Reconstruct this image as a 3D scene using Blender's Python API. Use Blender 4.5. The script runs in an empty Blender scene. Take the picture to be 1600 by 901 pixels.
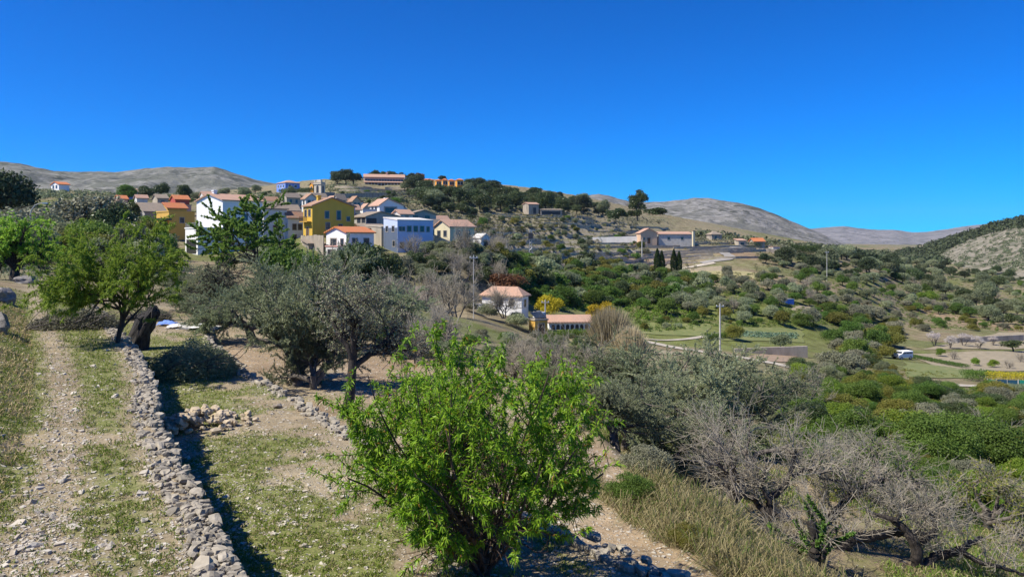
import bpy, math, numpy as np
from math import radians, sin, cos, pi
sc = bpy.context.scene
C = sc.collection
# ------------------------------------------------------------------ camera, sky, sun, exposure
FPX, HY = 1200.0, 375.0            # focal length and eye level, in photo pixels (1600 wide)
cam = bpy.data.cameras.new('camera'); co = bpy.data.objects.new('camera', cam); C.objects.link(co)
co.location = (0, 0, 0); co.rotation_euler = (pi/2, 0, 0)
cam.sensor_width = 36; cam.lens = 36*FPX/1600; cam.shift_y = -(450.5-HY)/1600
cam.clip_start = 0.1; cam.clip_end = 30000
sc.camera = co
SUN_EL = radians(52); TO_SUN = np.array([-.93, -.37, 0]); TO_SUN /= np.linalg.norm(TO_SUN)
w = bpy.data.worlds.new('World'); sc.world = w; w.use_nodes = True
nt = w.node_tree; bg = nt.nodes['Background']
sky = nt.nodes.new('ShaderNodeTexSky'); sky.sky_type = 'NISHITA'; sky.sun_disc = False
sky.sun_elevation = SUN_EL; sky.sun_rotation = math.atan2(TO_SUN[0], TO_SUN[1])
sky.altitude = 1800; sky.air_density = 1.0; sky.dust_density = 0.0; sky.ozone_density = 4.0
hs = nt.nodes.new('ShaderNodeHueSaturation'); hs.inputs['Saturation'].default_value = 1.27
gm = nt.nodes.new('ShaderNodeGamma'); gm.inputs['Gamma'].default_value = 1.22
tcw = nt.nodes.new('ShaderNodeTexCoord'); vm = nt.nodes.new('ShaderNodeVectorMath'); vm.operation = 'MULTIPLY_ADD'
vm.inputs[1].default_value = (1, 1, .95); vm.inputs[2].default_value = (0, 0, .012)
nt.links.new(tcw.outputs['Generated'], vm.inputs[0]); nt.links.new(vm.outputs[0], sky.inputs['Vector'])
tn = nt.nodes.new('ShaderNodeMix'); tn.data_type = 'RGBA'; tn.blend_type = 'MULTIPLY'; tn.inputs[0].default_value = 1; tn.inputs[7].default_value = (.28, .80, 1.28, 1)
nt.links.new(sky.outputs[0], tn.inputs[6]); nt.links.new(tn.outputs[2], hs.inputs['Color']); nt.links.new(hs.outputs[0], gm.inputs['Color'])
nt.links.new(gm.outputs[0], bg.inputs['Color']); bg.inputs['Strength'].default_value = 0.06
sl = bpy.data.lights.new('sun', 'SUN'); sl.energy = 5.0; sl.angle = radians(.5); sl.color = (1, .93, .80)
so = bpy.data.objects.new('sun', sl); C.objects.link(so)
so.rotation_euler = (pi/2-SUN_EL, 0, math.atan2(TO_SUN[0], -TO_SUN[1]))
sc.view_settings.view_transform = 'Standard'; sc.view_settings.look = 'None'
sc.view_settings.exposure = 0.46; sc.view_settings.gamma = 1
sc.cycles.max_bounces = 6; sc.cycles.diffuse_bounces = 3; sc.cycles.transparent_max_bounces = 4
sc.cycles.use_denoising = True

# ------------------------------------------------------------------ helpers
def sst(a, b, x):
    t = np.clip((x-a)/(b-a), 0, 1); return t*t*(3-2*t)
def _h(i, j, s):
    n = (i.astype(np.int64)*374761393+j.astype(np.int64)*668265263+s*1442695041) & 0x7fffffff
    n = ((n ^ (n >> 13))*1274126177) & 0x7fffffff
    return ((n ^ (n >> 16)) & 0xffff)/65535.0
def vn(x, y, s=0):
    x = np.asarray(x, float); y = np.asarray(y, float)
    i = np.floor(x); j = np.floor(y); fx = x-i; fy = y-j
    fx = fx*fx*(3-2*fx); fy = fy*fy*(3-2*fy)
    a = _h(i, j, s); b = _h(i+1, j, s); c = _h(i, j+1, s); d = _h(i+1, j+1, s)
    return a+(b-a)*fx+(c-a)*fy+(a-b-c+d)*fx*fy
def fbm(x, y, s=0, o=4):
    v = 0; a = .5; t = 0
    for k in range(o):
        v = v+a*vn(x*2**k+k*17.3, y*2**k-k*9.1, s+k); t += a; a *= .5
    return v/t
def me_np(name, V, F, smooth=False):
    V = np.ascontiguousarray(V, np.float32).reshape(-1, 3); m = bpy.data.meshes.new(name)
    m.vertices.add(len(V)); m.vertices.foreach_set('co', V.ravel())
    Fs = F if isinstance(F, list) else [F]
    Fs = [np.asarray(f, np.int32) for f in Fs if len(f)]
    li = np.concatenate([f.ravel() for f in Fs]); tot = np.concatenate([np.full(len(f), f.shape[1], np.int32) for f in Fs])
    m.loops.add(len(li)); m.loops.foreach_set('vertex_index', li)
    m.polygons.add(len(tot)); st = np.concatenate([[0], np.cumsum(tot)[:-1]]).astype(np.int32)
    m.polygons.foreach_set('loop_start', st); m.polygons.foreach_set('loop_total', tot)
    m.polygons.foreach_set('use_smooth', np.full(len(tot), bool(smooth)))
    m.update(calc_edges=True); return m
def ob(name, me, mat, parent=None, loc=(0, 0, 0), rz=0):
    o = bpy.data.objects.new(name, me); C.objects.link(o)
    if mat and not me.materials: me.materials.append(mat)
    o.location = loc; o.rotation_euler = (0, 0, rz)
    if parent: o.parent = parent
    return o
def tag(o, label=None, cat=None, group=None, kind=None):
    if label: o['label'] = label
    if cat: o['category'] = cat
    if group: o['group'] = group
    if kind: o['kind'] = kind
    return o
def thing(name, label, cat, loc=(0, 0, 0), rz=0, group=None):
    o = bpy.data.objects.new(name, None); C.objects.link(o); o.empty_display_size = .2
    o.location = loc; o.rotation_euler = (0, 0, rz); return tag(o, label, cat, group)
class MB:
    def __init__(s): s.v = []; s.f = []
    def add(s, V, F):
        n = len(s.v); s.v += [tuple(p) for p in V]; s.f += [tuple(i+n for i in f) for f in F]; return s
    def box(s, x0, x1, y0, y1, z0, z1, f=None):
        V = [(x, y, z) for z in (z0, z1) for y in (y0, y1) for x in (x0, x1)]
        if f: V = [f(p) for p in V]
        return s.add(V, [(0, 2, 3, 1), (4, 5, 7, 6), (0, 1, 5, 4), (2, 6, 7, 3), (0, 4, 6, 2), (1, 3, 7, 5)])
    def prism(s, prof, a0, a1, ax):       # prof of (p, z), extruded along ax from a0 to a1
        n = len(prof); g = (lambda a, p, z: (a, p, z)) if ax == 'x' else (lambda a, p, z: (p, a, z))
        V = [g(a0, *q) for q in prof]+[g(a1, *q) for q in prof]
        return s.add(V, [tuple(range(n))[::-1], tuple(range(n, 2*n))]+[(i, (i+1) % n, n+(i+1) % n, n+i) for i in range(n)])
    def tube(s, pts, rad, k=8):
        V, F = tubes([(np.array(pts, float), np.array(rad, float))], k); return s.add(V, F.tolist())
    def build(s, name, mat, parent=None, loc=(0, 0, 0), rz=0):
        m = bpy.data.meshes.new(name); m.from_pydata([tuple(map(float, p)) for p in s.v], [], s.f); m.update()
        return ob(name, m, mat, parent, loc, rz)
def tubes(pl, k):
    Vs = []; Fs = []; off = 0; by = {}
    for p, r in pl: by.setdefault(len(p), []).append((p, r))
    for n, L in by.items():
        P = np.array([a for a, _ in L]); R = np.array([b for _, b in L])
        T = np.gradient(P, axis=1); T /= np.linalg.norm(T, axis=2, keepdims=True)+1e-9
        up = np.where(np.abs(T[:, :1, 2:3]) > .8, np.array([[[1., 0, 0]]]), np.array([[[0, 0, 1.]]]))
        X = np.cross(T, up); X /= np.linalg.norm(X, axis=2, keepdims=True)+1e-9; Y = np.cross(T, X)
        a = np.arange(k)*2*pi/k
        V = P[:, :, None]+R[:, :, None, None]*(np.cos(a)[:, None]*X[:, :, None]+np.sin(a)[:, None]*Y[:, :, None])
        Vs.append(V.reshape(-1, 3))
        b = np.arange(len(L))[:, None, None]*n*k+np.arange(n-1)[None, :, None]*k; j = np.arange(k); j2 = (j+1) % k
        F = np.stack([b+j, b+j2, b+k+j2, b+k+j], -1).reshape(-1, 4); Fs.append(F+off)
        off += len(L)*n*k
    return np.concatenate(Vs), np.concatenate(Fs)

# ------------------------------------------------------------------ materials
def newmat(name):
    m = bpy.data.materials.new(name); m.use_nodes = True; t = m.node_tree
    return m, t, t.nodes['Principled BSDF']
def N(t, typ, **k):
    n = t.nodes.new('ShaderNode'+typ)
    for a, b in k.items():
        if a in n.inputs: n.inputs[a].default_value = b
        else: setattr(n, a, b)
    return n
def mixc(t, fac, a, b, blend='MIX'):
    n = t.nodes.new('ShaderNodeMix'); n.data_type = 'RGBA'; n.blend_type = blend
    for s, v in ((n.inputs[0], fac), (n.inputs[6], a), (n.inputs[7], b)):
        if hasattr(v, 'is_linked'): t.links.new(v, s)
        elif isinstance(v, (int, float)): s.default_value = v
        else: s.default_value = (*v, 1)
    return n.outputs[2]
def mr(t, v, a, b, c=0, d=1):
    n = N(t, 'MapRange'); t.links.new(v, n.inputs[0])
    for i, x in enumerate((a, b, c, d)): n.inputs[i+1].default_value = x
    return n.outputs[0]
def noise(t, scale, detail=4, vec=None, rough=.55):
    n = N(t, 'TexNoise'); n.inputs['Scale'].default_value = scale; n.inputs['Detail'].default_value = detail
    n.inputs['Roughness'].default_value = rough
    if vec: t.links.new(vec, n.inputs['Vector'])
    return n.outputs[0]
def bump(t, bs, h, s=.5, d=.05):
    n = N(t, 'Bump'); n.inputs['Strength'].default_value = s; n.inputs['Distance'].default_value = d
    t.links.new(h, n.inputs['Height']); t.links.new(n.outputs[0], bs.inputs['Normal'])
def plain(name, col, rough=.8, var=.25, scale=2., metal=0):
    m, t, b = newmat(name); tc = N(t, 'TexCoord').outputs['Object']
    n = noise(t, scale, 5, tc)
    c = mixc(t, mr(t, n, .3, .7), tuple(x*(1-var) for x in col), tuple(min(1, x*(1+var*.5)) for x in col))
    t.links.new(c, b.inputs['Base Color']); b.inputs['Roughness'].default_value = rough; b.inputs['Metallic'].default_value = metal
    return m
def stucco(name, col, var=.18):
    m, t, b = newmat(name); tc = N(t, 'TexCoord').outputs['Object']
    mp = N(t, 'Mapping'); t.links.new(tc, mp.inputs[0]); mp.inputs['Scale'].default_value = (1, 1, .25)
    n1 = noise(t, .9, 5, mp.outputs[0]); n2 = noise(t, 6, 3, tc)
    c = mixc(t, mr(t, n1, .42, .72), col, tuple(x*(1-var*1.4) for x in col))
    c = mixc(t, mr(t, n2, .3, .7, 0, .5), c, tuple(x*(1-var) for x in col))
    t.links.new(c, b.inputs['Base Color']); b.inputs['Roughness'].default_value = .9; bump(t, b, n2, .3, .02)
    return m
def tilemat(name, c1, c2):
    m, t, b = newmat(name); tc = N(t, 'TexCoord').outputs['Object']
    n1 = noise(t, .8, 5, tc); n2 = noise(t, 7, 2, tc)
    c = mixc(t, mr(t, n1, .35, .65), c1, c2); c = mixc(t, mr(t, n2, .4, .7, 0, .6), c, tuple(x*.6 for x in c1))
    wv = N(t, 'TexWave'); wv.inputs['Scale'].default_value = 1.3; wv.bands_direction = 'DIAGONAL'; t.links.new(tc, wv.inputs[0])
    t.links.new(c, b.inputs['Base Color']); b.inputs['Roughness'].default_value = .9; bump(t, b, wv.outputs[0], .6, .08)
    return m
def leaf(name, c1, c2, transl=.3, rough=.55, dead=None, deadp=.0):
    m, t, b = newmat(name)
    g = N(t, 'NewGeometry').outputs['Random Per Island']; oi = N(t, 'ObjectInfo').outputs['Random']
    c = mixc(t, g, c1, c2)
    if dead: c = mixc(t, mr(t, g, 1-deadp, 1-deadp+.001), c, dead)
    h = N(t, 'HueSaturation'); t.links.new(c, h.inputs['Color'])
    t.links.new(mr(t, oi, 0, 1, .75, 1.25), h.inputs['Value'])
    oi2 = N(t, 'Math', operation='MULTIPLY'); t.links.new(oi, oi2.inputs[0]); oi2.inputs[1].default_value = 7.3
    fr = N(t, 'Math', operation='FRACT'); t.links.new(oi2.outputs[0], fr.inputs[0])
    t.links.new(mr(t, fr.outputs[0], 0, 1, .485, .515), h.inputs['Hue'])
    t.links.new(h.outputs[0], b.inputs['Base Color']); b.inputs['Roughness'].default_value = rough
    b.inputs['Specular IOR Level'].default_value = .2
    tr = N(t, 'BsdfTranslucent'); t.links.new(h.outputs[0], tr.inputs[0])
    mx = N(t, 'MixShader'); mx.inputs[0].default_value = transl
    t.links.new(b.outputs[0], mx.inputs[1]); t.links.new(tr.outputs[0], mx.inputs[2])
    t.links.new(mx.outputs[0], t.nodes['Material Output'].inputs[0]); return m
def bark(name, c1, c2, scale=9):
    m, t, b = newmat(name); tc = N(t, 'TexCoord').outputs['Object']
    mp = N(t, 'Mapping'); t.links.new(tc, mp.inputs[0]); mp.inputs['Scale'].default_value = (1, 1, .35)
    n = noise(t, scale, 6, mp.outputs[0], .7)
    t.links.new(mixc(t, mr(t, n, .35, .65), c1, c2), b.inputs['Base Color']); b.inputs['Roughness'].default_value = .95
    bump(t, b, n, .9, .05); return m
def rockmat(name, c1, c2, c3, sc_=3.):
    m, t, b = newmat(name); tc = N(t, 'TexCoord').outputs['Object']
    g = N(t, 'NewGeometry').outputs['Random Per Island']
    n = noise(t, sc_*3, 6, tc, .65)
    c = mixc(t, g, c1, c2); c = mixc(t, mr(t, n, .45, .7), c, c3)
    t.links.new(c, b.inputs['Base Color']); b.inputs['Roughness'].default_value = .95; bump(t, b, n, .6, .03)
    return m
M = {}
M['white'] = stucco('white_paint', (.80, .80, .79), .06)
M['white2'] = stucco('old_white_paint', (.66, .64, .60), .15)
M['yellow'] = stucco('yellow_paint', (.66, .43, .06), .12)
M['ochre'] = stucco('ochre_paint', (.70, .42, .09), .12)
M['orange'] = stucco('orange_paint', (.78, .34, .04), .12)
M['peach'] = stucco('peach_paint', (.66, .45, .29), .12)
M['cream'] = stucco('cream_paint', (.68, .60, .40), .12)
M['blue'] = stucco('blue_paint', (.16, .28, .68), .1)
M['blueshade'] = stucco('blue_shaded_white', (.50, .58, .76), .06)  # warehouse white tinted blue, the shade is painted into the wall colour
M['slateshade'] = stucco('slate_blue_shade', (.10, .135, .20), .1)  # dark tone for the painted shade on the warehouse's left face
M['tower_stone'] = stucco('tower_stone', (.60, .52, .41), .2)
M['violet'] = stucco('violet_paint', (.42, .40, .62), .1)
M['tan'] = stucco('tan_render', (.46, .40, .31), .22)
M['grey'] = stucco('grey_render', (.42, .40, .36), .2)
M['green'] = stucco('green_paint', (.46, .52, .38), .1)
M['red'] = stucco('red_paint', (.45, .08, .06), .12)
M['pink'] = stucco('pink_paint', (.60, .34, .28), .12)
M['stone_b'] = stucco('stone_masonry', (.44, .38, .30), .4)
M['tile'] = tilemat('roof_tile', (.42, .22, .13), (.36, .26, .18))
M['tile_o'] = tilemat('new_roof_tile', (.62, .20, .07), (.55, .22, .10))
M['tile_g'] = tilemat('weathered_roof_tile', (.34, .27, .20), (.28, .23, .18))
M['tile_p'] = tilemat('pale_roof_tile', (.55, .33, .23), (.45, .30, .22))
M['drystone'] = rockmat('terrace_stone', (.46, .38, .26), (.38, .31, .21), (.56, .48, .36), .3)
M['concrete'] = plain('concrete', (.48, .46, .42), .9, .2, 1.)
M['dark'] = plain('dark_opening', (.03, .03, .035), .5, .2)
M['glass'] = plain('window_glass', (.035, .045, .06), .12, .2)
M['frame'] = plain('window_frame', (.40, .37, .32), .7, .2)
M['shutter'] = plain('brown_wood', (.11, .06, .03), .7, .3)
M['metal'] = plain('galvanised_metal', (.45, .46, .47), .45, .15, 3, .6)
M['pole'] = plain('concrete_pole', (.50, .48, .44), .9, .2, 1)
M['track'] = plain('pale_track', (.46, .41, .33), .95, .25, .9)
M['asphalt'] = plain('grey_road', (.30, .28, .25), .95, .2, .5)
M['stone'] = rockmat('limestone', (.35, .31, .24), (.19, .17, .135), (.44, .395, .32))
M['pebble'] = rockmat('pale_pebble', (.52, .47, .39), (.34, .29, .22), (.60, .57, .50), 5)
M['rubble'] = rockmat('ochre_rubble', (.46, .36, .22), (.34, .29, .23), (.56, .47, .34))
M['boulder'] = rockmat('grey_boulder', (.19, .175, .16), (.16, .15, .13), (.30, .28, .26), 1.5)
M['bark_d'] = bark('dark_bark', (.022, .018, .015), (.07, .058, .05))
M['bark_g'] = bark('grey_bark', (.06, .05, .042), (.20, .175, .15))
M['twig_g'] = bark('grey_twigs', (.255, .22, .165), (.43, .39, .31), 3)
M['bark_r'] = bark('reddish_twigs', (.05, .03, .025), (.15, .10, .075))
M['char'] = bark('charred_bark', (.010, .009, .009), (.06, .055, .05), 14)
M['l_almond'] = leaf('almond_leaf', (.075, .19, .01), (.31, .46, .035), .42, .4, (.30, .15, .03), .03)
M['l_almond2'] = leaf('pale_almond_leaf', (.18, .33, .03), (.36, .50, .07), .48)
M['l_olive'] = leaf('olive_leaf', (.175, .21, .10), (.39, .43, .26), .36, .6)
M['l_olive2'] = leaf('dark_olive_leaf', (.115, .145, .065), (.28, .31, .175), .3, .45)
M['l_dead'] = leaf('withered_leaf', (.20, .17, .12), (.32, .29, .23), .15, .6)
M['l_carob'] = leaf('carob_leaf', (.042, .064, .023), (.105, .14, .05), .18, .35)
M['l_pine'] = leaf('pine_needles', (.03, .046, .02), (.075, .098, .042), .12)
M['l_green'] = leaf('green_leaf', (.065, .13, .02), (.15, .235, .045), .32)
M['l_lime'] = leaf('lime_leaf', (.10, .19, .02), (.22, .30, .04), .3)
M['l_ash'] = leaf('ash_leaf', (.15, .27, .045), (.30, .42, .09), .48)
M['l_yellow'] = leaf('yellow_broom', (.34, .27, .01), (.50, .40, .03), .25)
M['l_ygreen'] = leaf('yellow_green_leaf', (.12, .135, .022), (.22, .21, .045), .25)
M['l_grey'] = leaf('grey_green_leaf', (.13, .14, .08), (.27, .265, .18), .15)
M['l_rust'] = leaf('russet_leaf', (.16, .07, .03), (.26, .14, .06), .2)
M['l_scrub'] = leaf('scrub_leaf', (.12, .135, .055), (.26, .24, .12), .2)
M['l_cyp'] = leaf('cypress_leaf', (.022, .042, .010), (.06, .085, .02), .1)
M['l_cab'] = leaf('cabbage_leaf', (.12, .20, .11), (.24, .32, .22), .2)
M['l_bloom'] = leaf('pale_blossom', (.44, .39, .36), (.60, .55, .51), .2)
M['l_grass'] = leaf('grass_blade', (.11, .19, .02), (.24, .30, .06), .3, .5, (.42, .37, .19), .28)
M['l_straw'] = leaf('straw_blade', (.30, .25, .12), (.50, .42, .23), .3, .6, (.14, .19, .04), .24)
M['l_reed'] = leaf('dry_reed', (.36, .30, .18), (.54, .46, .30), .2)

# ------------------------------------------------------------------ terrain
YN = np.array([2, 6.7, 7.8, 10.1, 12.65, 15.5, 20.5, 30, 45, 60.]); XN1 = np.array([.3, -2.48, -3.1, -4.5, -5.96, -7.3, -10.1, -16, -26, -36])
Y2 = np.array([1, 4, 9.1, 10.8, 15.7, 19.6, 23.4, 30, 38, 50, 60]); X2 = np.array([8, 5.5, 1.83, .45, -3.27, -5.7, -8.1, -11.8, -15, -21, -26.])
Y3 = np.array([1, 4, 9, 11, 14.3, 17.4, 21.3, 30, 50, 60]); X3 = np.array([9.8, 7.9, 4.7, 3.7, 2.7, 2.0, 1.3, -1.5, -9, -13.])
YB = np.array([1, 8, 12.6, 18.8, 33, 60]); XB = np.array([-3.2, -5.4, -7.9, -11.7, -21, -38.])
w1 = lambda y: np.interp(y, YN, XN1)
w2 = lambda y: np.interp(y, Y2, X2)
w3 = lambda y: np.interp(y, Y3, X3)
wb = lambda y: np.interp(y, YB, XB)
DN = np.array([40, 60, 80, 110, 150, 200, 260, 330, 420, 520, 650, 800, 1100, 1600, 2500, 5000.])
TB = {-500: (420, 395, 375, 350, 335, 325, 315, 305, 300, 298, 300, 305, 310, 318, 335, 355),
      0: (440, 425, 410, 390, 370, 348, 328, 312, 302, 298, 300, 303, 308, 318, 335, 355),
      150: (450, 437, 425, 410, 392, 364, 337, 320, 310, 306, 306, 307, 310, 318, 335, 355),
      300: (480, 455, 442, 428, 410, 382, 347, 325, 312, 305, 304, 306, 310, 318, 335, 355),
      450: (510, 480, 462, 445, 420, 388, 352, 325, 304, 292, 294, 300, 310, 320, 335, 355),
      550: (530, 500, 480, 458, 430, 394, 354, 325, 302, 285, 283, 292, 305, 320, 335, 355),
      650: (545, 520, 500, 478, 450, 410, 370, 341, 312, 290, 286, 294, 310, 325, 340, 358),
      750: (565, 535, 517, 495, 470, 430, 392, 358, 328, 304, 295, 298, 312, 330, 345, 360),
      850: (590, 560, 540, 518, 490, 450, 415, 385, 352, 326, 309, 308, 318, 335, 350, 362),
      950: (625, 590, 565, 540, 510, 465, 430, 398, 370, 347, 334, 340, 350, 356, 360, 366),
      1050: (650, 610, 580, 555, 522, 480, 442, 412, 388, 368, 358, 358, 362, 364, 368, 371),
      1150: (680, 630, 595, 565, 530, 492, 455, 425, 402, 385, 376, 373, 374, 375, 376, 376),
      1250: (715, 650, 605, 573, 540, 503, 466, 436, 414, 401, 393, 389, 385, 382, 380, 378),
      1400: (745, 680, 625, 588, 555, 515, 480, 455, 432, 418, 406, 398, 391, 386, 383, 379),
      1550: (770, 700, 635, 598, 562, 520, 487, 462, 440, 425, 414, 405, 395, 388, 384, 379),
      1700: (780, 705, 640, 602, 566, 524, 492, 468, 446, 430, 418, 408, 397, 388, 384, 379),
      2600: (800, 725, 660, 615, 580, 540, 505, 475, 452, 436, 422, 411, 399, 389, 384, 379)}
_k = np.array(sorted(TB)); _t = np.array([TB[k] for k in _k], float); PK = np.arange(-500, 2601, 100.)
TG = np.stack([np.interp(PK, _k, _t[:, i]) for i in range(_t.shape[1])], 1)
for _ in range(1): TG[1:-1] = (TG[:-2]+2*TG[1:-1]+TG[2:])/4
def _tab(px, ld):
    pk = np.interp(px, PK, np.arange(len(PK)))
    i = np.minimum(ld.astype(int), len(DN)-2); f = ld-i; j = np.minimum(pk.astype(int), len(PK)-2); g = pk-j
    col = lambda k: TG[k, i]*(1-f)+TG[k, i+1]*f
    p1, p2 = col(j), col(j+1); p0, p3 = col(np.maximum(j-1, 0)), col(np.minimum(j+2, len(PK)-1))
    return p1+.5*g*(p2-p0+g*(2*p0-5*p1+4*p2-p3+g*(3*(p1-p2)+p3-p0)))
# spots whose ground height is known: foot of a building (photo column, distance, photo row)
AN = np.array([(320, 150, 392), (309, 146, 402), (425, 165, 380), (440, 175, 376), (505, 160, 372), (520, 175, 366), (541, 148, 392), (528, 146, 412), (520, 143, 424), (600, 195, 338), (622, 202, 338), (580, 170, 364),
    (645, 152, 395), (590, 158, 385), (655, 182, 358), (626, 176, 358), (715, 158, 388), (752, 150, 394), (270, 175, 375), (262, 190, 352), (222, 180, 356), (194, 265, 314), (186, 240, 326), (246, 250, 325), (274, 235, 330), (282, 215, 338),
    (88, 300, 298), (214, 240, 320), (480, 225, 333), (500, 231, 330), (516, 237, 336), (536, 243, 338), (556, 249, 338), (448, 255, 328), (384, 273, 328), (318, 279, 326), (500, 300, 325), (512, 303, 325), (446, 420, 300), (489, 400, 301), (600, 490, 292),
    (668, 500, 291), (690, 495, 292), (715, 486, 292), (826, 360, 335), (860, 362, 336), (1012, 286, 381), (1055, 288, 383), (1118, 320, 377), (1158, 300, 386), (1185, 301, 387), (1212, 304, 392), (800, 128, 492), (780, 130, 490), (665, 115, 486), (840, 118, 524), (890, 124, 517),
    (350, 430, 307), (250, 430, 309), (150, 430, 307), (60, 430, 303), (760, 520, 294), (810, 520, 302), (850, 520, 308), (890, 520, 314), (930, 520, 322), (965, 520, 333), (1000, 470, 345), (1050, 450, 354), (540, 460, 285), (580, 505, 284), (630, 505, 284), (690, 520, 289), (730, 520, 290), (1040, 235, 428), (829, 200, 408), (940, 290, 376), (1100, 420, 368), (1200, 420, 383)], float)
FPK = np.arange(-500, 2601, 15.); FDN = np.linspace(0, len(DN)-1, 211)
_P, _D = np.meshgrid(FPK, FDN, indexing='ij'); FT = _tab(_P, _D)
_al = np.interp(np.log(AN[:, 1]), np.log(DN), np.arange(len(DN))); _ln = np.log(DN)
for _it in range(4):
    num = np.zeros_like(FT); den = np.zeros_like(FT)
    gi = np.interp(AN[:, 0], FPK, np.arange(len(FPK))); gj = np.interp(_al, FDN, np.arange(len(FDN)))
    cur = FT[np.round(gi).astype(int), np.round(gj).astype(int)]
    sp_, sd_ = (110, .30) if _it == 0 else (50, .10) if _it < 3 else (30, .06)
    LD = np.interp(_D, np.arange(len(DN)), _ln)
    for k in range(len(AN)):
        wgt = np.exp(-((_P-AN[k, 0])/sp_)**2-((LD-math.log(AN[k, 1]))/sd_)**2); num += wgt*(AN[k, 2]-cur[k]); den += wgt
    FT = FT+num/(den+.12)
def far_z(px, y):
    ld = np.interp(np.log(np.clip(y, 40, 5000)), _ln, np.arange(len(DN)))/(len(DN)-1)*(len(FDN)-1)
    pk = np.clip((px-FPK[0])/15., 0, len(FPK)-1.001)
    i = np.minimum(ld.astype(int), len(FDN)-2); f = ld-i; j = pk.astype(int); g = pk-j
    py = (FT[j, i]*(1-f)+FT[j, i+1]*f)*(1-g)+(FT[j+1, i]*(1-f)+FT[j+1, i+1]*f)*g
    return (HY-py)/FPX*y
def tmask(px, y):
    return sst(430, 520, px)*(1-sst(1050, 1110, px))*sst(165, 215, y)*(1-sst(600, 760, y))
def near_z(x, y):
    a = -2.9+.05*(fbm(x*.6, y*.6, 3)-.5)*2
    s = np.maximum(0, wb(y)-x); a = a+.35*np.minimum(s, 3.5)+.05*np.maximum(0, s-3.5)+.25*(fbm(x*.9, y*.9, 8)-.4)*np.clip(s, 0, 1)
    b = -4.0+.06*(fbm(x*.7, y*.7, 5)-.5)*2
    c = -4.6-.03*(x-w2(y))+.08*(fbm(x*.7, y*.7, 6)-.5)*2
    t = x-w3(y); dd = -4.7-1.7*sst(0, 2.6, t)-.16*np.maximum(0, t-3.2)+.25*(fbm(x*.5, y*.5, 7)-.5)
    z = np.where(x < w1(y), a, np.where(x < w2(y), b, np.where(t < 0, c, np.minimum(dd, c))))
    z = z+1.3*(1-sst(0, 3.2, np.maximum(y, 0)))
    return z
def ter(x, y):
    x = np.asarray(x, float); y = np.asarray(y, float); yy = np.maximum(y, .5)
    px = 800+FPX*x/np.maximum(yy, 6)
    z = far_z(px, yy)
    m = tmask(px, yy); hh = 1.6
    zz = z+1.0*(fbm(x/45, y/45, 11)-.5)+.8*(fbm(x/14, y/14, 12, 2)-.5)*sst(100, 200, yy)
    q = zz/hh; fq = np.floor(q); fr = q-fq
    zt = hh*(fq+.15*fr+.85*sst(.88, .99, fr))
    z = zz*(1-m)+zt*m
    wn = 1-sst(26, 50, yy)
    return np.where(wn > 0, near_z(x, yy)*wn+z*(1-wn), z)
def wxy(px, d): return (px-800)/FPX*d, d
DG = np.exp(np.linspace(math.log(7), math.log(1500), 900))
def hit(px, py):                      # where the sight line through a photo point meets the ground
    px = np.atleast_1d(np.asarray(px, float)); py = np.atleast_1d(np.asarray(py, float))
    X = (px[:, None]-800)/FPX*DG; Y = np.broadcast_to(DG, X.shape)
    Z = ter(X, Y); P = HY-Z/Y*FPX
    ok = P <= py[:, None]; i = np.argmax(ok, 1); i = np.where(ok.any(1), i, -1)
    d = DG[i]; return (px-800)/FPX*d, d, ter((px-800)/FPX*d, d), ok.any(1)
def at(px, py):
    x, y, z, k = hit(px, py); return np.array([x[0], y[0], z[0]])

cols = np.concatenate([np.arange(-700, -60, 12), np.arange(-60, 1660, 4), np.arange(1660, 2500, 12)]).astype(float)
rows = np.concatenate([np.exp(np.arange(math.log(3.0), math.log(60), .010)), np.exp(np.arange(math.log(60), math.log(160), .010)),
                       np.exp(np.arange(math.log(160), math.log(700), .0042)), np.exp(np.arange(math.log(700), math.log(5000), .03)), [5000, 7000]])
rows = np.concatenate([[-8, -3, 0, 1.5], rows]); rows = np.unique(rows)
CX, RY = np.meshgrid(cols, rows)
GX = (CX-800)/FPX*np.maximum(np.abs(RY), 9)
# near the camera the fan narrows, so rows there keep the width they have nine metres out
GX = (CX-800)/FPX*np.where(RY < 9, 9, RY); GY = RY.copy()
n_near = RY < 60
GZ = np.where(RY < 5001, ter(GX, np.maximum(GY, .5)), -60.)
def grassmask(x, y):
    g = fbm(x*.45+3, y*.45, 21)+.5*(fbm(x*1.6, y*1.6, 22)-.5)
    t1 = x-w1(y)
    rut = np.exp(-((x-wb(y)-.6)/.4)**2)
    A = sst(.06, .36, g)*(1-.9*rut)*(1-.3*(1-sst(6, 10, y)))*(1-sst(-.9, -.1, t1)*.85)*.9
    t = x-w2(y)
    B = sst(.33, .54, fbm(x*.35+9, y*.35, 25)+.25*np.exp(-((x-w1(y)-1.4)/.8)**2)+.35*(fbm(x*1.7, y*1.7, 22)-.5)-.12*sst(-2.2, -.5, t))*.85
    Cc = sst(.5, .7, fbm(x*.4, y*.4, 28))*.5
    D = sst(.42, .65, fbm(x*.8, y*.8, 29))*.55
    return np.where(t1 < 0, A, np.where(t < 0, B, np.where(x < w3(y), Cc, D)))
def stonemask(x, y):
    t1 = x-w1(y); rut = np.exp(-((x-wb(y)-.6)/.42)**2)
    A = .14+.35*rut+.14*(1-sst(6.5, 9.5, y))+.35*sst(-.6, -.1, t1)
    B = .22+.25*sst(.45, .65, fbm(x*.5, y*.5, 31))
    return np.clip(np.where(t1 < 0, A, np.where(x < w2(y), B, np.where(x < w3(y), .3, .1))), 0, 1)
L3 = lambda *c: np.array(c)
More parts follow.
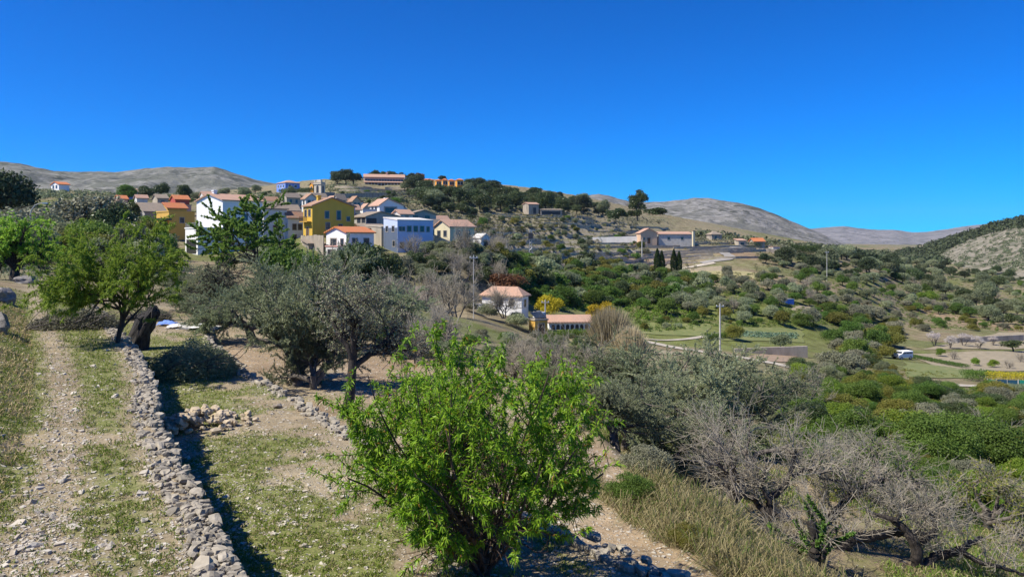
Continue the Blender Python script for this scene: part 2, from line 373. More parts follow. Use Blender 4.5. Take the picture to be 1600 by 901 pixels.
def groundcol():
    x, y = GX, GY; px = CX; S = GX.shape+(3,)
    soilA, straw = L3(.36, .30, .215), L3(.42, .36, .24)
    n = fbm(x*.8, y*.8, 41)[..., None]
    near = (soilA*(1-n)+straw*n)*.86
    red = .55*(sst(.0, .6, x-w2(y))*(1-sst(0, .8, x-w3(y)))*sst(.35, .6, fbm(x*.3, y*.3, 44)))[..., None]
    near = near*(1-.6*red)+L3(.36, .23, .145)*.6*red
    sl = (sst(0, .5, x-w3(y)))[..., None]; near = near*(1-sl)+L3(.30, .25, .17)*sl
    bk = sst(0, .8, wb(y)-x)[..., None]; near = near*(1-.7*bk)+L3(.27, .19, .12)*.7*bk
    # far: dry terraces, grassy plots, scrub
    a = fbm(x/28, y/28, 51)[..., None]; b = fbm(x/9, y/9, 52)[..., None]; c = fbm(x/60, y/60, 53)[..., None]
    far = L3(.30, .255, .165)+0*a
    far = far+(L3(.155, .185, .055)-far)*sst(.42, .62, a*.6+b*.4)
    far = far+(L3(.37, .26, .17)-far)*sst(.60, .72, c)*.8
    far = far+(L3(.22, .23, .12)-far)*sst(.5, .62, b)*.5
    far = far*.86
    hill = (sst(230, 330, y)*(1-sst(1100, 1250, px)))[..., None]
    far = far+(L3(.25, .225, .145)-far)*hill*.7
    v = (sst(980, 1040, px)*(1-sst(1240, 1300, px))*sst(112, 120, y)*(1-sst(175, 190, y)))[..., None]
    far = far+(L3(.17, .20, .06)-far)*v*sst(.35, .6, a)*.8
    lv = (sst(780, 900, px)*(1-sst(1000, 1100, px))*sst(130, 150, y)*(1-sst(240, 270, y)))[..., None]
    far = far+(L3(.13, .17, .045)-far)*lv*.6
    dark = (sst(1150, 1250, px)*sst(28, 34, y)*(1-sst(85, 105, y)))[..., None]
    far = far+(L3(.13, .15, .045)-far)*dark*.8
    f = sst(30, 50, y)[..., None]
    return near*(1-f)+far*f
gc = groundcol()
gm_ = np.where(GY < 45, grassmask(GX, GY)*(1-sst(32, 45, GY)), .0)
sm_ = np.where(GY < 45, stonemask(GX, GY), .12)
tm_ = tmask(CX, GY)
nr, nc = GX.shape
idx = np.arange(nr*nc).reshape(nr, nc)
Q = np.stack([idx[:-1, :-1], idx[:-1, 1:], idx[1:, 1:], idx[1:, :-1]], -1).reshape(-1, 4)
gme = me_np('ground', np.stack([GX, GY, GZ], -1), Q, True)
at_ = gme.attributes.new('gcol', 'FLOAT_COLOR', 'POINT'); at_.data.foreach_set('color', np.concatenate([gc, np.ones(gc.shape[:2]+(1,))], -1).astype(np.float32).ravel())
for nm, a in (('grass', gm_), ('stone', sm_), ('terr', tm_)):
    q = gme.attributes.new(nm, 'FLOAT', 'POINT'); q.data.foreach_set('value', a.astype(np.float32).ravel())
def groundmat():
    m, t, b = newmat('ground'); geo = N(t, 'NewGeometry'); pos = geo.outputs['Position']
    A = lambda n: N(t, 'Attribute', attribute_name=n)
    col = A('gcol').outputs['Color']
    n0 = noise(t, .35, 6, pos, .6); n1 = noise(t, 2.5, 6, pos, .65); n2 = noise(t, 14, 4, pos, .6)
    dk = mixc(t, 1., col, (.55, .52, .48), 'MULTIPLY'); c = mixc(t, mr(t, n0, .38, .62, 0, .75), col, dk)
    lt = mixc(t, 1., c, (1.3, 1.25, 1.2), 'MULTIPLY'); c = mixc(t, mr(t, n1, .45, .65), c, lt)
    dk2 = mixc(t, 1., c, (.6, .56, .5), 'MULTIPLY'); c = mixc(t, mr(t, n2, .5, .7, 0, .9), c, dk2)
    # grass patches
    ad = N(t, 'Math', operation='ADD'); t.links.new(A('grass').outputs['Fac'], ad.inputs[0])
    t.links.new(mr(t, n1, .25, .75, -.45, .45), ad.inputs[1])
    n5 = noise(t, 38, 3, pos, .6); gcol = mixc(t, mr(t, n5, .35, .65), (.07, .11, .02), (.23, .24, .08))
    c = mixc(t, mr(t, ad.outputs[0], .35, .8, 0, .85), c, gcol)
    # pebbles of two sizes
    hsum = None
    for scl, thr in ((9., .30), (22., .32)):
        v = N(t, 'TexVoronoi'); v.inputs['Scale'].default_value = scl; t.links.new(pos, v.inputs['Vector'])
        sp = N(t, 'SeparateColor'); t.links.new(v.outputs['Color'], sp.inputs[0])
        lt_ = N(t, 'Math', operation='LESS_THAN'); t.links.new(sp.outputs[0], lt_.inputs[0])
        hf = N(t, 'Math', operation='MULTIPLY'); t.links.new(A('stone').outputs['Fac'], hf.inputs[0]); hf.inputs[1].default_value = .62
        t.links.new(hf.outputs[0], lt_.inputs[1])
        edge = mr(t, v.outputs['Distance'], thr, thr+.12, 1, 0)
        mu = N(t, 'Math', operation='MULTIPLY'); t.links.new(edge, mu.inputs[0]); t.links.new(lt_.outputs[0], mu.inputs[1])
        sc_ = mixc(t, sp.outputs[1], (.34, .30, .24), (.58, .54, .46))
        c = mixc(t, mu.outputs[0], c, sc_)
        if hsum is None: hsum = mu.outputs[0]
        else:
            aa = N(t, 'Math', operation='ADD'); t.links.new(hsum, aa.inputs[0]); t.links.new(mu.outputs[0], aa.inputs[1]); hsum = aa.outputs[0]
    # retaining walls on the steps of the terraces
    sx = N(t, 'SeparateXYZ'); t.links.new(geo.outputs['Normal'], sx.inputs[0])
    st = N(t, 'Math', operation='MULTIPLY'); t.links.new(mr(t, sx.outputs[2], .93, .80, 0, 1), st.inputs[0]); t.links.new(A('terr').outputs['Fac'], st.inputs[1])
    c = mixc(t, st.outputs[0], c, mixc(t, mr(t, n1, .4, .6), (.22, .19, .15), (.42, .38, .31)))
    t.links.new(c, b.inputs['Base Color']); b.inputs['Roughness'].default_value = 1
    b.inputs['Specular IOR Level'].default_value = .1
    h2 = N(t, 'Math', operation='ADD'); t.links.new(hsum, h2.inputs[0]); t.links.new(n2, h2.inputs[1])
    bump(t, b, h2.outputs[0], .7, .04); return m
tag(ob('ground', gme, groundmat()), kind='structure')

# ------------------------------------------------------------------ mountains
def mountmat(name, rock, scrub, earth, s=1., dens=.5, spots=.04):
    m, t, b = newmat(name); pos = N(t, 'NewGeometry').outputs['Position']
    mp = N(t, 'Mapping'); t.links.new(pos, mp.inputs[0]); mp.inputs['Scale'].default_value = (1, .5, 3.0)
    n1 = noise(t, .012*s, 8, pos, .62); n2 = noise(t, .05*s, 6, mp.outputs[0], .65); n3 = noise(t, .006*s, 3, pos)
    n4 = noise(t, spots*s, 3, pos, .5)
    c = mixc(t, mr(t, n2, .38, .62), rock, earth)
    c = mixc(t, mr(t, n1, dens, dens+.12, .15, .85), c, scrub)
    c = mixc(t, mr(t, n4, .54, .60, 0, .85), c, tuple(x*.75 for x in scrub))
    c = mixc(t, mr(t, n3, .4, .6, 0, .3), c, rock)
    t.links.new(c, b.inputs['Base Color']); b.inputs['Roughness'].default_value = 1; b.inputs['Specular IOR Level'].default_value = .05
    ad = N(t, 'Math', operation='ADD'); t.links.new(n2, ad.inputs[0]); t.links.new(n4, ad.inputs[1])
    bump(t, b, ad.outputs[0], 1., 6/s); return m
def mountain(name, skyl, dc, foot, mat, seed, amp=1., lump=120., nt_=90, step=3):
    sp = np.array(skyl, float); fp = np.array(foot, float)      # foot rows: px, py, distance
    px = np.arange(sp[0, 0], sp[-1, 0]+1, step); pyc = np.interp(px, sp[:, 0], sp[:, 1])
    dcv = np.interp(px, [p[0] for p in dc], [p[1] for p in dc]) if isinstance(dc, list) else np.full(len(px), float(dc))
    pyf = np.interp(px, fp[:, 0], fp[:, 1]); df = np.interp(px, fp[:, 0], fp[:, 2])
    t = np.concatenate([np.linspace(0, 1, nt_), 1+np.linspace(0, 1, 22)[1:]])[:, None]
    d = df+(dcv-df)*t; zf = (HY-pyf)/FPX*df-6; zc = (HY-pyc)/FPX*dcv
    tt = np.where(t <= 1, t, 2-t); prof = np.where(tt < 1, tt**1.15, 1)
    z = zf+(zc-zf)*prof
    x = (px-800)/FPX*d; H = np.abs(zc-zf)
    g = 1-np.abs(2*fbm(x/lump, d/(lump*1.8), seed, 5)-1)
    fade = np.sin(np.pi*np.clip(tt, 0, 1))**.7*.9
    z = z+(g-.75)*H*.34*amp*fade+(fbm(x/20, d/20, seed+9, 3)-.5)*3*amp*np.clip(tt*2, 0, 1)
    n0, n1 = z.shape; ix = np.arange(n0*n1).reshape(n0, n1)
    F = np.stack([ix[:-1, :-1], ix[:-1, 1:], ix[1:, 1:], ix[1:, :-1]], -1).reshape(-1, 4)
    return tag(ob(name, me_np(name, np.stack([x, d, z], -1), F, True), mat), kind='structure')
MM1 = mountmat('limestone_mountain', (.29, .285, .265), (.07, .08, .05), (.16, .157, .13), 1., .44)
MM2 = mountmat('bare_mountain', (.30, .29, .28), (.072, .078, .056), (.165, .16, .145), 1.2, .47)
MM3 = mountmat('far_mountain', (.27, .26, .27), (.13, .135, .13), (.21, .20, .20), .6, .47)
MM4 = mountmat('rocky_slope', (.33, .30, .25), (.06, .075, .035), (.23, .20, .15), 4., .47, .05)
mountain('mountain', [(-500, 230), (-200, 240), (-60, 247), (0, 252), (30, 255), (60, 262), (85, 267), (110, 268), (150, 268), (180, 269), (220, 264), (260, 261), (300, 262), (335, 260), (348, 264), (370, 272), (400, 281), (430, 287), (480, 292), (520, 300), (560, 310)],
         2100, [(-500, 312, 900), (560, 312, 1000)], MM1, 61, 1., 190)
mountain('mountain', [(860, 330), (895, 314), (915, 306), (935, 303), (950, 305), (965, 310), (985, 315), (1010, 316), (1040, 315), (1065, 312), (1085, 309), (1105, 309), (1130, 313), (1160, 318), (1185, 325), (1210, 334), (1235, 345), (1260, 355), (1285, 366), (1310, 378), (1340, 390)],
         [(860, 2000), (1340, 1500)], [(860, 345, 1000), (1000, 360, 1000), (1150, 380, 1000), (1340, 394, 1000)], MM2, 71, 1., 150)
mountain('mountain', [(1180, 366), (1230, 360), (1270, 357), (1295, 355), (1318, 353), (1345, 357), (1375, 359), (1400, 359), (1425, 363), (1450, 362), (1480, 358), (1510, 353), (1540, 350), (1600, 345), (1700, 340), (1900, 345)],
         4200, [(1180, 388, 2400), (1900, 388, 2400)], MM3, 81, 1., 330)
mountain('hill', [(1370, 396), (1400, 391), (1440, 383), (1480, 372), (1520, 359), (1560, 347), (1600, 339), (1650, 325), (1750, 305), (1950, 280), (2300, 270)],
         [(1370, 1000), (1600, 760), (2300, 600)], [(1370, 402, 860), (1440, 408, 700), (1500, 418, 520), (1600, 428, 420), (1750, 436, 360), (2300, 450, 300)], MM4, 91, .55, 60)

# ------------------------------------------------------------------ vegetation generators
def rnd(s): return np.random.default_rng(s)
def nrm(v): return v/(np.linalg.norm(v, axis=-1, keepdims=True)+1e-9)
def grow(rng, p, d, L, r, lv, S, out):
    s = S[lv]; n = s.get('n', 5); P = [np.array(p, float)]; Ds = [d]; st = L/n
    for i in range(n):
        d = d+rng.normal(0, s.get('wob', .15), 3); d[2] += s.get('up', 0); d = d/np.linalg.norm(d)
        P.append(P[-1]+d*st); Ds.append(d)
    P = np.array(P); tip = s.get('tip', .45); R = r*(1-(1-tip)*np.linspace(0, 1, n+1))
    out.append((lv, P, R))
    if lv+1 >= len(S): return
    c = S[lv+1]
    for j in range(rng.integers(c['k'][0], c['k'][1]+1)):
        t = rng.uniform(c.get('t0', .35), 1); f = t*n; i = min(int(f), n-1); bp = P[i]+(P[i+1]-P[i])*(f-i)
        q = rng.normal(0, 1, 3); q -= q.dot(Ds[i+1])*Ds[i+1]; q /= np.linalg.norm(q)
        a = c.get('ang', .7)*rng.uniform(.7, 1.3)
        nd = cos(a)*Ds[i+1]+sin(a)*q; nd[2] += c.get('lift', 0); nd /= np.linalg.norm(nd)
        grow(rng, bp, nd, L*c['lr']*rng.uniform(.7, 1.25), max(R[i]*c.get('rr', .6), .003), lv+1, S, out)
def wood_mesh(name, pl, sides=(9, 7, 5, 3, 3, 3), minr=0, seed=0):
    Vs = []; Fs = []; o = 0
    for lv in sorted({l for l, _, _ in pl}):
        g = [(P, np.maximum(R, minr)) for l, P, R in pl if l == lv]
        if lv == 0:
            rng = rnd(seed+5); g = [(P, R*(1+rng.normal(0, .08, len(R)))) for P, R in g]
        V, F = tubes(g, sides[lv]); Vs.append(V); Fs.append(F+o); o += len(V)
    return me_np(name, np.concatenate(Vs), np.concatenate(Fs), True)
def leaf_quads(P, D, Nn, ln, wd, droop=0.):
    n = len(P); D = nrm(D); X = nrm(np.cross(D, Nn)); ln = np.broadcast_to(ln, (n,))[:, None]; wd = np.broadcast_to(wd, (n,))[:, None]
    if droop:
        up = np.array([0, 0, -1.])*droop*ln
        m = P+D*ln*.5; e = P+D*ln+up
        V = np.stack([P-X*wd*.12, P+X*wd*.12, m+X*wd*.5, m-X*wd*.5, e+X*wd*.06, e-X*wd*.06], 1)
        b = np.arange(n)[:, None]*6
        F = np.concatenate([b+[0, 1, 2, 3], b+[3, 2, 4, 5]])
        return V.reshape(-1, 3), F
    m = P+D*ln*.45
    V = np.stack([P, m+X*wd*.5, P+D*ln, m-X*wd*.5], 1)
    return V.reshape(-1, 3), np.arange(n*4).reshape(n, 4)
def leaves_on(pl, lvmin, n, ln, wd, rng, out=.6, droop=0., t0=.2, clump=1):
    tw = [(P) for l, P, R in pl if l >= lvmin]
    Ls = np.array([np.linalg.norm(P[-1]-P[0]) for P in tw]); pr = Ls/Ls.sum()
    k = rng.choice(len(tw), n, p=pr); t = rng.uniform(t0, 1, n)
    if clump > 1: k = np.repeat(k[::clump], clump)[:n]; t = np.repeat(t[::clump], clump)[:n]; n = len(k)
    P = np.empty((n, 3)); D = np.empty((n, 3))
    for i in range(n):
        T = tw[k[i]]; f = t[i]*(len(T)-1); a = min(int(f), len(T)-2)
        P[i] = T[a]+(T[a+1]-T[a])*(f-a); D[i] = T[a+1]-T[a]
    D = nrm(D)*(1-out*.5)+rng.normal(0, out, (n, 3)); Nn = rng.normal(0, 1, (n, 3))+[-.5, -.3, 1.5]
    return leaf_quads(P, D, Nn, rng.uniform(.6, 1.2, n)*ln, rng.uniform(.7, 1.2, n)*wd, droop)
def blob_crown(seed, rx, rzz, nb, n, lf, zc=None, lo=-.5, sub=(.3, .5), asp=.55):
    rng = rnd(seed); zc = rzz*.95 if zc is None else zc
    d = nrm(rng.normal(0, 1, (nb, 3))); d[:, 2] = np.where(d[:, 2] < lo, -d[:, 2]*.5, d[:, 2])
    cen = d*rng.uniform(.35, .8, (nb, 1))*[rx, rx, rzz]+[0, 0, zc]; br = rng.uniform(*sub, nb)*rx
    k = rng.choice(nb, n, p=br**2/(br**2).sum()); q = nrm(rng.normal(0, 1, (n, 3)))
    q[:, 2] = np.where(q[:, 2] < -.3, -q[:, 2], q[:, 2])
    P = cen[k]+q*(br[k]*np.clip(rng.normal(.92, .16, n), .4, 1.35))[:, None]*[1, 1, min(1.1, rzz/rx)]
    P[:, 2] = np.maximum(P[:, 2], .02)
    D = np.cross(q, rng.normal(0, 1, (n, 3)))+.5*q; Nn = q+rng.normal(0, .75, (n, 3))
    ln = rng.uniform(.6, 1.4, n)*lf
    return leaf_quads(P-nrm(D)*ln[:, None]*.5, D, Nn, ln, ln*asp)
def spray_crown(seed, rx, rzz, n, ln, wd, zc):           # bare twigs fanning out
    rng = rnd(seed); q = nrm(rng.normal(0, 1, (n, 3))); q[:, 2] = np.abs(q[:, 2])*1.1-.25
    rr = rng.uniform(.15, 1, n)**.6
    P = q*rr[:, None]*[rx, rx, rzz]+[0, 0, zc]; P[:, 2] = np.maximum(P[:, 2], .05)
    D = nrm(q+[0, 0, .35]+rng.normal(0, .45, (n, 3)))
    L = rng.uniform(.5, 1.3, n)*ln
    return leaf_quads(P-D*L[:, None]*.5, D, rng.normal(0, 1, (n, 3)), L, np.full(n, wd))
def simple_trunk(seed, h, r, rx, nl=6):
    rng = rnd(seed); out = []
    S = [dict(n=5, wob=.10, tip=.6), dict(k=(nl, nl), t0=.55, ang=.8, lr=.9, rr=.55, n=5, wob=.15, up=.05, tip=.3), dict(k=(3, 4), t0=.4, ang=.6, lr=.5, rr=.5, n=3, wob=.15)]
    grow(rng, (0, 0, -.3), np.array([0, 0, 1.]), h+.3, r, 0, S, out); return out
def fit(pl, H, W, cen=.0):
    A = np.concatenate([P for _, P, R in pl]); zmax = np.percentile(A[:, 2], 98.5); q = np.percentile(A, [2, 98], 0); ex = max(q[1, 0]-q[0, 0], q[1, 1]-q[0, 1]); c = np.array([(W/ex), (W/ex), H/zmax])
    mid = (q[0]+q[1])/2*c; mid[2] = 0
    return [(l, P*c-mid*np.clip(P[:, 2:3]*c[2]/(H*.6), 0, 1)*cen, R) for l, P, R in pl]
def clip_in(P, R, env):
    k = (((P-env[0])/(np.array(env[1])*1.06))**2).sum(1) < 1; k[:4] = True; n = max(3, int(np.argmin(k)) if not k.all() else len(k)); return P[:n], R[:n]
def proto(name, wood, wm, lv, lm, far=False):            # keep the meshes, objects are made when placed
    return dict(name=name, wood=wood, wm=M[wm] if wm else None, leaf=lv, lm=M[lm] if lm else None)
def put(pr, name, label, cat, loc, s=1., rz=0., group=None, lm=None, sz=None):
    if pr['wood'] is None or pr['leaf'] is None:
        o = ob(name, pr['leaf'] or pr['wood'], pr['lm'] or pr['wm'], None, loc, rz); tag(o, label, cat, group)
        o.scale = (s, s, sz or s)
        if lm and pr['leaf']: o.material_slots[0].link = 'OBJECT'; o.material_slots[0].material = M[lm]
        return o
    o = thing(name, label, cat, loc, rz, group); o.scale = (s, s, sz or s)
    ob('trunk', pr['wood'], pr['wm'], o)
    c = ob('crown', pr['leaf'], pr['lm'], o)
    if lm: c.material_slots[0].link = 'OBJECT'; c.material_slots[0].material = M[lm]
    return o
def mk(name, V, F): return me_np(name, V, F)
S_sh = [dict(n=4, wob=.15, tip=.7), dict(k=(5, 6), t0=.4, ang=.7, lr=1.0, rr=.6, n=6, wob=.2, up=.05, tip=.35), dict(k=(7, 9), t0=.2, ang=.7, lr=.6, rr=.5, n=5, wob=.2, up=.05, tip=.3), dict(k=(7, 9), t0=.1, ang=.6, lr=.55, rr=.5, n=3, wob=.18, up=.04)]
# far and middle-distance kinds (unit sizes in metres)
P_ = {}
for i in range(4):
    P_['bush%d' % i] = proto('bush', None, None, mk('bush_leaves', *blob_crown(100+i, 1.0, .8, 14, 2600, .17, .62)), 'l_green')
    P_['tree%d' % i] = proto('tree', wood_mesh('trunk_wood', simple_trunk(120+i, 1.3, .14, 2)), 'bark_d',
                            mk('tree_leaves', *blob_crown(140+i, 2.0, 1.5, 24, 6500, .20, 1.75, -.7)), 'l_olive')
    P_['pine%d' % i] = proto('pine', wood_mesh('trunk_wood', simple_trunk(160+i, 2.0, .16, 2)), 'bark_d',
                            mk('pine_leaves', *blob_crown(170+i, 1.9, 1.5, 20, 5200, .24, 2.2, -.6)), 'l_pine')
    _pl = []
    for _k in range(3): grow(rnd(1900+i*7+_k), np.array([.1*_k, .1*(_k % 2), -.2]), nrm(np.array([(_k-1)*.5, .3*(_k % 2)-.15, 1.])), 1.2, .07, 0, S_sh, _pl)
    _pl = fit(_pl, 2.8, 3.2, .5)
    P_['bare%d' % i] = proto('bare', wood_mesh('trunk_wood', [q for q in _pl if q[0] < 2], (6, 5, 3, 3, 3), .02), 'bark_g', wood_mesh('bare_twigs', [q for q in _pl if q[0] >= 2], (3, 3, 3, 3, 3), .007), 'twig_g')
    P_['dense%d' % i] = proto('bush', None, None, mk('fine_bush_leaves', *blob_crown(200+i, 1.0, .8, 22, 9000, .085, .62)), 'l_green')
for i in range(4): P_['fine%d' % i] = proto('bush', None, None, mk('fine_bush_leaves', *blob_crown(260+i, 1.0, .85, 34, 26000, .052, .62, -.5, (.2, .42))), 'l_green')
def cypress_mesh(seed):
    rng = rnd(seed); n = 3600; z = rng.uniform(0, 1, n)**.9; a = rng.uniform(0, 2*pi, n)
    r = .13*np.minimum(1, (1-z)*2.2)**.8*np.minimum(1, .55+z*3)*(1+.25*(vn(a*2, z*14, seed)-.5))*rng.uniform(.8, 1.08, n)
    P = np.stack([r*np.cos(a), r*np.sin(a), z], 1); D = np.stack([.3*np.cos(a), .3*np.sin(a), np.ones(n)], 1)+rng.normal(0, .2, (n, 3))
    Nn = np.stack([np.cos(a), np.sin(a), 0*a], 1)+rng.normal(0, .5, (n, 3)); l = rng.uniform(.03, .06, n)
    return mk('cypress_leaves', *leaf_quads(P, D, Nn, l, l*.5))
for i in range(2):
    P_['cyp%d' % i] = proto('cypress', wood_mesh('trunk_wood', [(0, np.array([[0, 0, -.05], [0, 0, .1], [0, 0, .5]]), np.array([.03, .025, .01]))]), 'bark_d', cypress_mesh(210+i), 'l_cyp')

def scatter(poly, n, kinds, name, cat, label, group, size, seed, dmin=0, dmax=2000, keep=None, mats=None, sep=.8, rise=1.):
    rng = rnd(seed); pg = np.array(poly, float); lo, hi = pg.min(0), pg.max(0)
    q = rng.uniform(lo, hi, (n*14, 2)); ins = np.zeros(len(q), bool)
    for (x1, y1), (x2, y2) in zip(pg, np.roll(pg, -1, 0)):
        c = ((y1 > q[:, 1]) != (y2 > q[:, 1])) & (q[:, 0] < (x2-x1)*(q[:, 1]-y1)/(y2-y1+1e-9)+x1); ins ^= c
    for a, b, c, d in KEEP: ins &= ~((q[:, 0] > a) & (q[:, 0] < c) & (q[:, 1] > b) & (q[:, 1] < d))
    q = q[ins]; x, y, z, ok = hit(q[:, 0], q[:, 1]); placed = []
    for k in range(len(q)):
        if len(placed) >= n: break
        if not ok[k] or not dmin < y[k] < dmax: continue
        s = rng.uniform(*size)
        if any((x[k]-a)**2+(y[k]-b)**2 < (sep*(s+c))**2 for a, b, c in placed): continue
        placed.append((x[k], y[k], s)); i = rng.integers(len(kinds)); kd = kinds[i]
        put(P_[kd % rng.integers(4) if '%' in kd else kd], name, label, cat, (x[k], y[k], z[k]-.1*s), s, rng.uniform(0, 6.28), group, mats[rng.integers(len(mats))] if mats and 'bare' not in kd else None, s*rng.uniform(.8, 1.2)*rise)
KEEP = [(262, 345, 402, 452), (655, 283, 728, 297), (560, 278, 632, 300), (423, 288, 466, 302), (486, 300, 525, 326), (720, 464, 830, 522), (825, 486, 925, 522), (990, 524, 1300, 580), (1436, 590, 1620, 612), (1395, 545, 1425, 562), (1090, 512, 1265, 560), (1018, 385, 1070, 430),
        (995, 350, 1085, 380), (1088, 383, 1178, 426)]

LATE = []
# ------------------------------------------------------------------ dry stone walls, loose stones, grass
_g = np.array([(x, y, z) for z in (-1, 0, 1) for y in (-1, 0, 1) for x in (-1, 0, 1)], float)
def _cubefaces():
    F = []; ix = lambda x, y, z: (z+1)*9+(y+1)*3+(x+1)
    for ax in range(3):
        for sg in (-1, 1):
            for a in (-1, 0):
                for b in (-1, 0):
                    c = []
                    for da, db in ((0, 0), (1, 0), (1, 1), (0, 1)):
                        p = [0, 0, 0]; p[ax] = sg; p[(ax+1) % 3] = a+da; p[(ax+2) % 3] = b+db; c.append(ix(*p))
                    F.append(c if sg > 0 else c[::-1])
    return np.array(F)
RF = _cubefaces()
RV = _g*.45+nrm(_g+1e-6)*.55*1.2; RV[13] = 0
C8 = np.array([(x, y, z) for z in (-1, 1) for y in (-1, 1) for x in (-1, 1)], float)
F8 = np.array([(0, 2, 3, 1), (4, 5, 7, 6), (0, 1, 5, 4), (2, 6, 7, 3), (0, 4, 6, 2), (1, 3, 7, 5)])
def rocks(P, S, rz, rng, tilt=.15, jit=.2, lowp=False):
    T, F = (C8*.8, F8) if lowp else (RV, RF)
    n = len(P); V = T[None]*rng.uniform(.75, 1.1, (n, 1, 3))+rng.normal(0, jit, (n, len(T), 3)); V = V*(np.asarray(S)[:, None, :]*.5)
    ax, ay = rng.normal(0, tilt, (2, n, 1)); x, y, z = V[..., 0], V[..., 1], V[..., 2]
    y, z = y*np.cos(ax)-z*np.sin(ax), y*np.sin(ax)+z*np.cos(ax)
    x, z = x*np.cos(ay)+z*np.sin(ay), -x*np.sin(ay)+z*np.cos(ay)
    a = np.asarray(rz).reshape(-1, 1); x, y = x*np.cos(a)-y*np.sin(a), x*np.sin(a)+y*np.cos(a)
    V = np.stack([x, y, z], -1)+np.asarray(P)[:, None]
    return V.reshape(-1, 3), (np.arange(n)[:, None, None]*len(T)+F).reshape(-1, 4)
def dry_wall(name, wf, y0, y1, zbot, ztop, thick, label, seed, gap=None, size=.11, mat='stone'):
    rng = rnd(seed); P = []; S = []; R = []; y = y0
    pts = np.array([(wf(v), v) for v in np.arange(y0, y1, .05)]); seg = np.linalg.norm(np.diff(pts, axis=0), axis=1); sl = np.concatenate([[0], np.cumsum(seg)])
    nco = max(4, int(round((ztop-zbot)/.09))); L = sl[-1]
    for c in range(nco):
        s = rng.uniform(0, .2); zc = zbot+(c+.5)*(ztop-zbot)/nco
        top = c == nco-1
        while s < L:
            ln = size*rng.uniform(.55, 1.7); yy = np.interp(s+ln/2, sl, pts[:, 1]); x = np.interp(s+ln/2, sl, pts[:, 0]); s += ln*.88
            if gap and gap[0] < yy < gap[1] and c > gap[2]: continue
            a = math.atan2(1, (wf(yy+.1)-wf(yy-.1))/.2)
            nx, ny = sin(a), -cos(a); lean = .10*(1-(c+.5)/nco)
            rows_ = [(0, thick)] if not top else [(0., thick*.4), (-thick*.36, thick*.4), (-thick*.72, thick*.34)]
            for off, th in rows_:
                o = off-th*.5+.10+lean+rng.normal(0, .05 if top else .02)
                P.append((x+nx*o, yy+ny*o, zc+rng.normal(0, .018)+(rng.uniform(-.09, .035) if top else 0)))
                S.append((ln*1.03, th*rng.uniform(.85, 1.1), (ztop-zbot)/nco*rng.uniform(.95, 1.2))); R.append(a+rng.normal(0, .35 if top else .1))
    V, F = rocks(np.array(P), np.array(S), R, rng, .16, .11)
    o = ob(name, me_np(name, V, F), M[mat]); return tag(o, label, 'stone wall')
def wall_fill(y0, y1, n, seed, wf=w1, zt=-2.88, wd=.22):
    rng = rnd(seed); y = y0*(y1/y0)**rng.uniform(0, 1, n); x = wf(y)+.12-rng.uniform(0, 1, n)**.8*(wd+.22); z = np.where(x < wf(y)-.3, ter(x, y), zt)+rng.uniform(-.03, .02, n); sz = rng.lognormal(-3.0, .4, n)
    V, F = rocks(np.stack([x, y, z], 1), np.stack([sz*1.3, sz, sz*.7], 1), rng.uniform(0, 6.28, n), rng, .3, .15)
    tag(ob('wall_chippings', me_np('wall_chippings', V, F), M['stone']), 'small stone chippings packed along the top of the terrace walls', 'chippings', kind='stuff')
wall_fill(5.6, 21, 900, 306)
dry_wall('dry_stone_wall', w1, 5.4, 21.2, -4.05, -2.86, .30, 'tall grey dry stone terrace wall running up to the charred stump, casting a black shadow', 301, (11.6, 12.6, 4))
dry_wall('dry_stone_wall', w1, 22, 44, -4.1, -2.85, .40, 'continuation of the terrace wall behind the charred stump and cut branches', 302)
dry_wall('dry_stone_wall', w2, 6.5, 19.2, -4.75, -3.93, .32, 'low sunlit dry stone wall beside the bare olive trunk and behind the green almond tree', 303, None, .17)
dry_wall('dry_stone_wall', w2, 19.6, 46, -4.95, -3.93, .36, 'low dry stone wall past the cut branches with litter lying behind it', 304, None, .2)

def near_scatter(n, x0, x1, y0, y1, seed, dens):
    rng = rnd(seed); y = y0*(y1/y0)**rng.uniform(0, 1, n); u = rng.uniform(-60, 1250, n); x = (u-800)/FPX*y
    k = rng.uniform(0, 1, n) < dens(x, y); return x[k], y[k], rng
def off_wall(x, y): return (np.abs(x-w1(y)-.05) > .25) & (np.abs(x-w2(y)) > .15)
x, y, rng = near_scatter(150000, 0, 0, 5.8, 34, 311, lambda x, y: stonemask(x, y)*.75*off_wall(x, y)*(x < w3(y)+1.5))
sz = np.minimum(rng.lognormal(-3.95, .5, len(x)), .09)
V, F = rocks(np.stack([x, y, ter(x, y)+sz*.12], 1), np.stack([sz*1.3, sz, sz*.6], 1), rng.uniform(0, 6.28, len(x)), rng, .25, .2, True)
tag(ob('gravel', me_np('gravel', V, F), M['pebble']), 'pale limestone chips strewn over the grassy terraces', 'gravel', kind='stuff')
x, y, rng = near_scatter(420, 0, 0, 6, 26, 312, lambda x, y: .75*stonemask(x, y)*off_wall(x, y)*(x < w2(y)))
sz = rng.uniform(.05, .11, len(x))
V, F = rocks(np.stack([x, y, ter(x, y)+sz*.1], 1), np.stack([sz*1.3, sz, sz*.55], 1), rng.uniform(0, 6.28, len(x)), rng, .2, .16)
tag(ob('loose_stones', me_np('loose_stones', V, F), M['pebble']), 'fist sized pale stones lying loose on the terraces', 'stones', kind='stuff')
def blades(x, y, h, wd, rng, lean=.35, zoff=0, bend=.4):
    n = len(x); P = np.stack([x, y, ter(x, y)+zoff], 1)
    D = np.concatenate([rng.normal(0, lean, (n, 2)), np.ones((n, 1))], 1)
    return leaf_quads(P, D, rng.normal(0, 1, (n, 3))*[1, 1, .2], h, wd, bend)
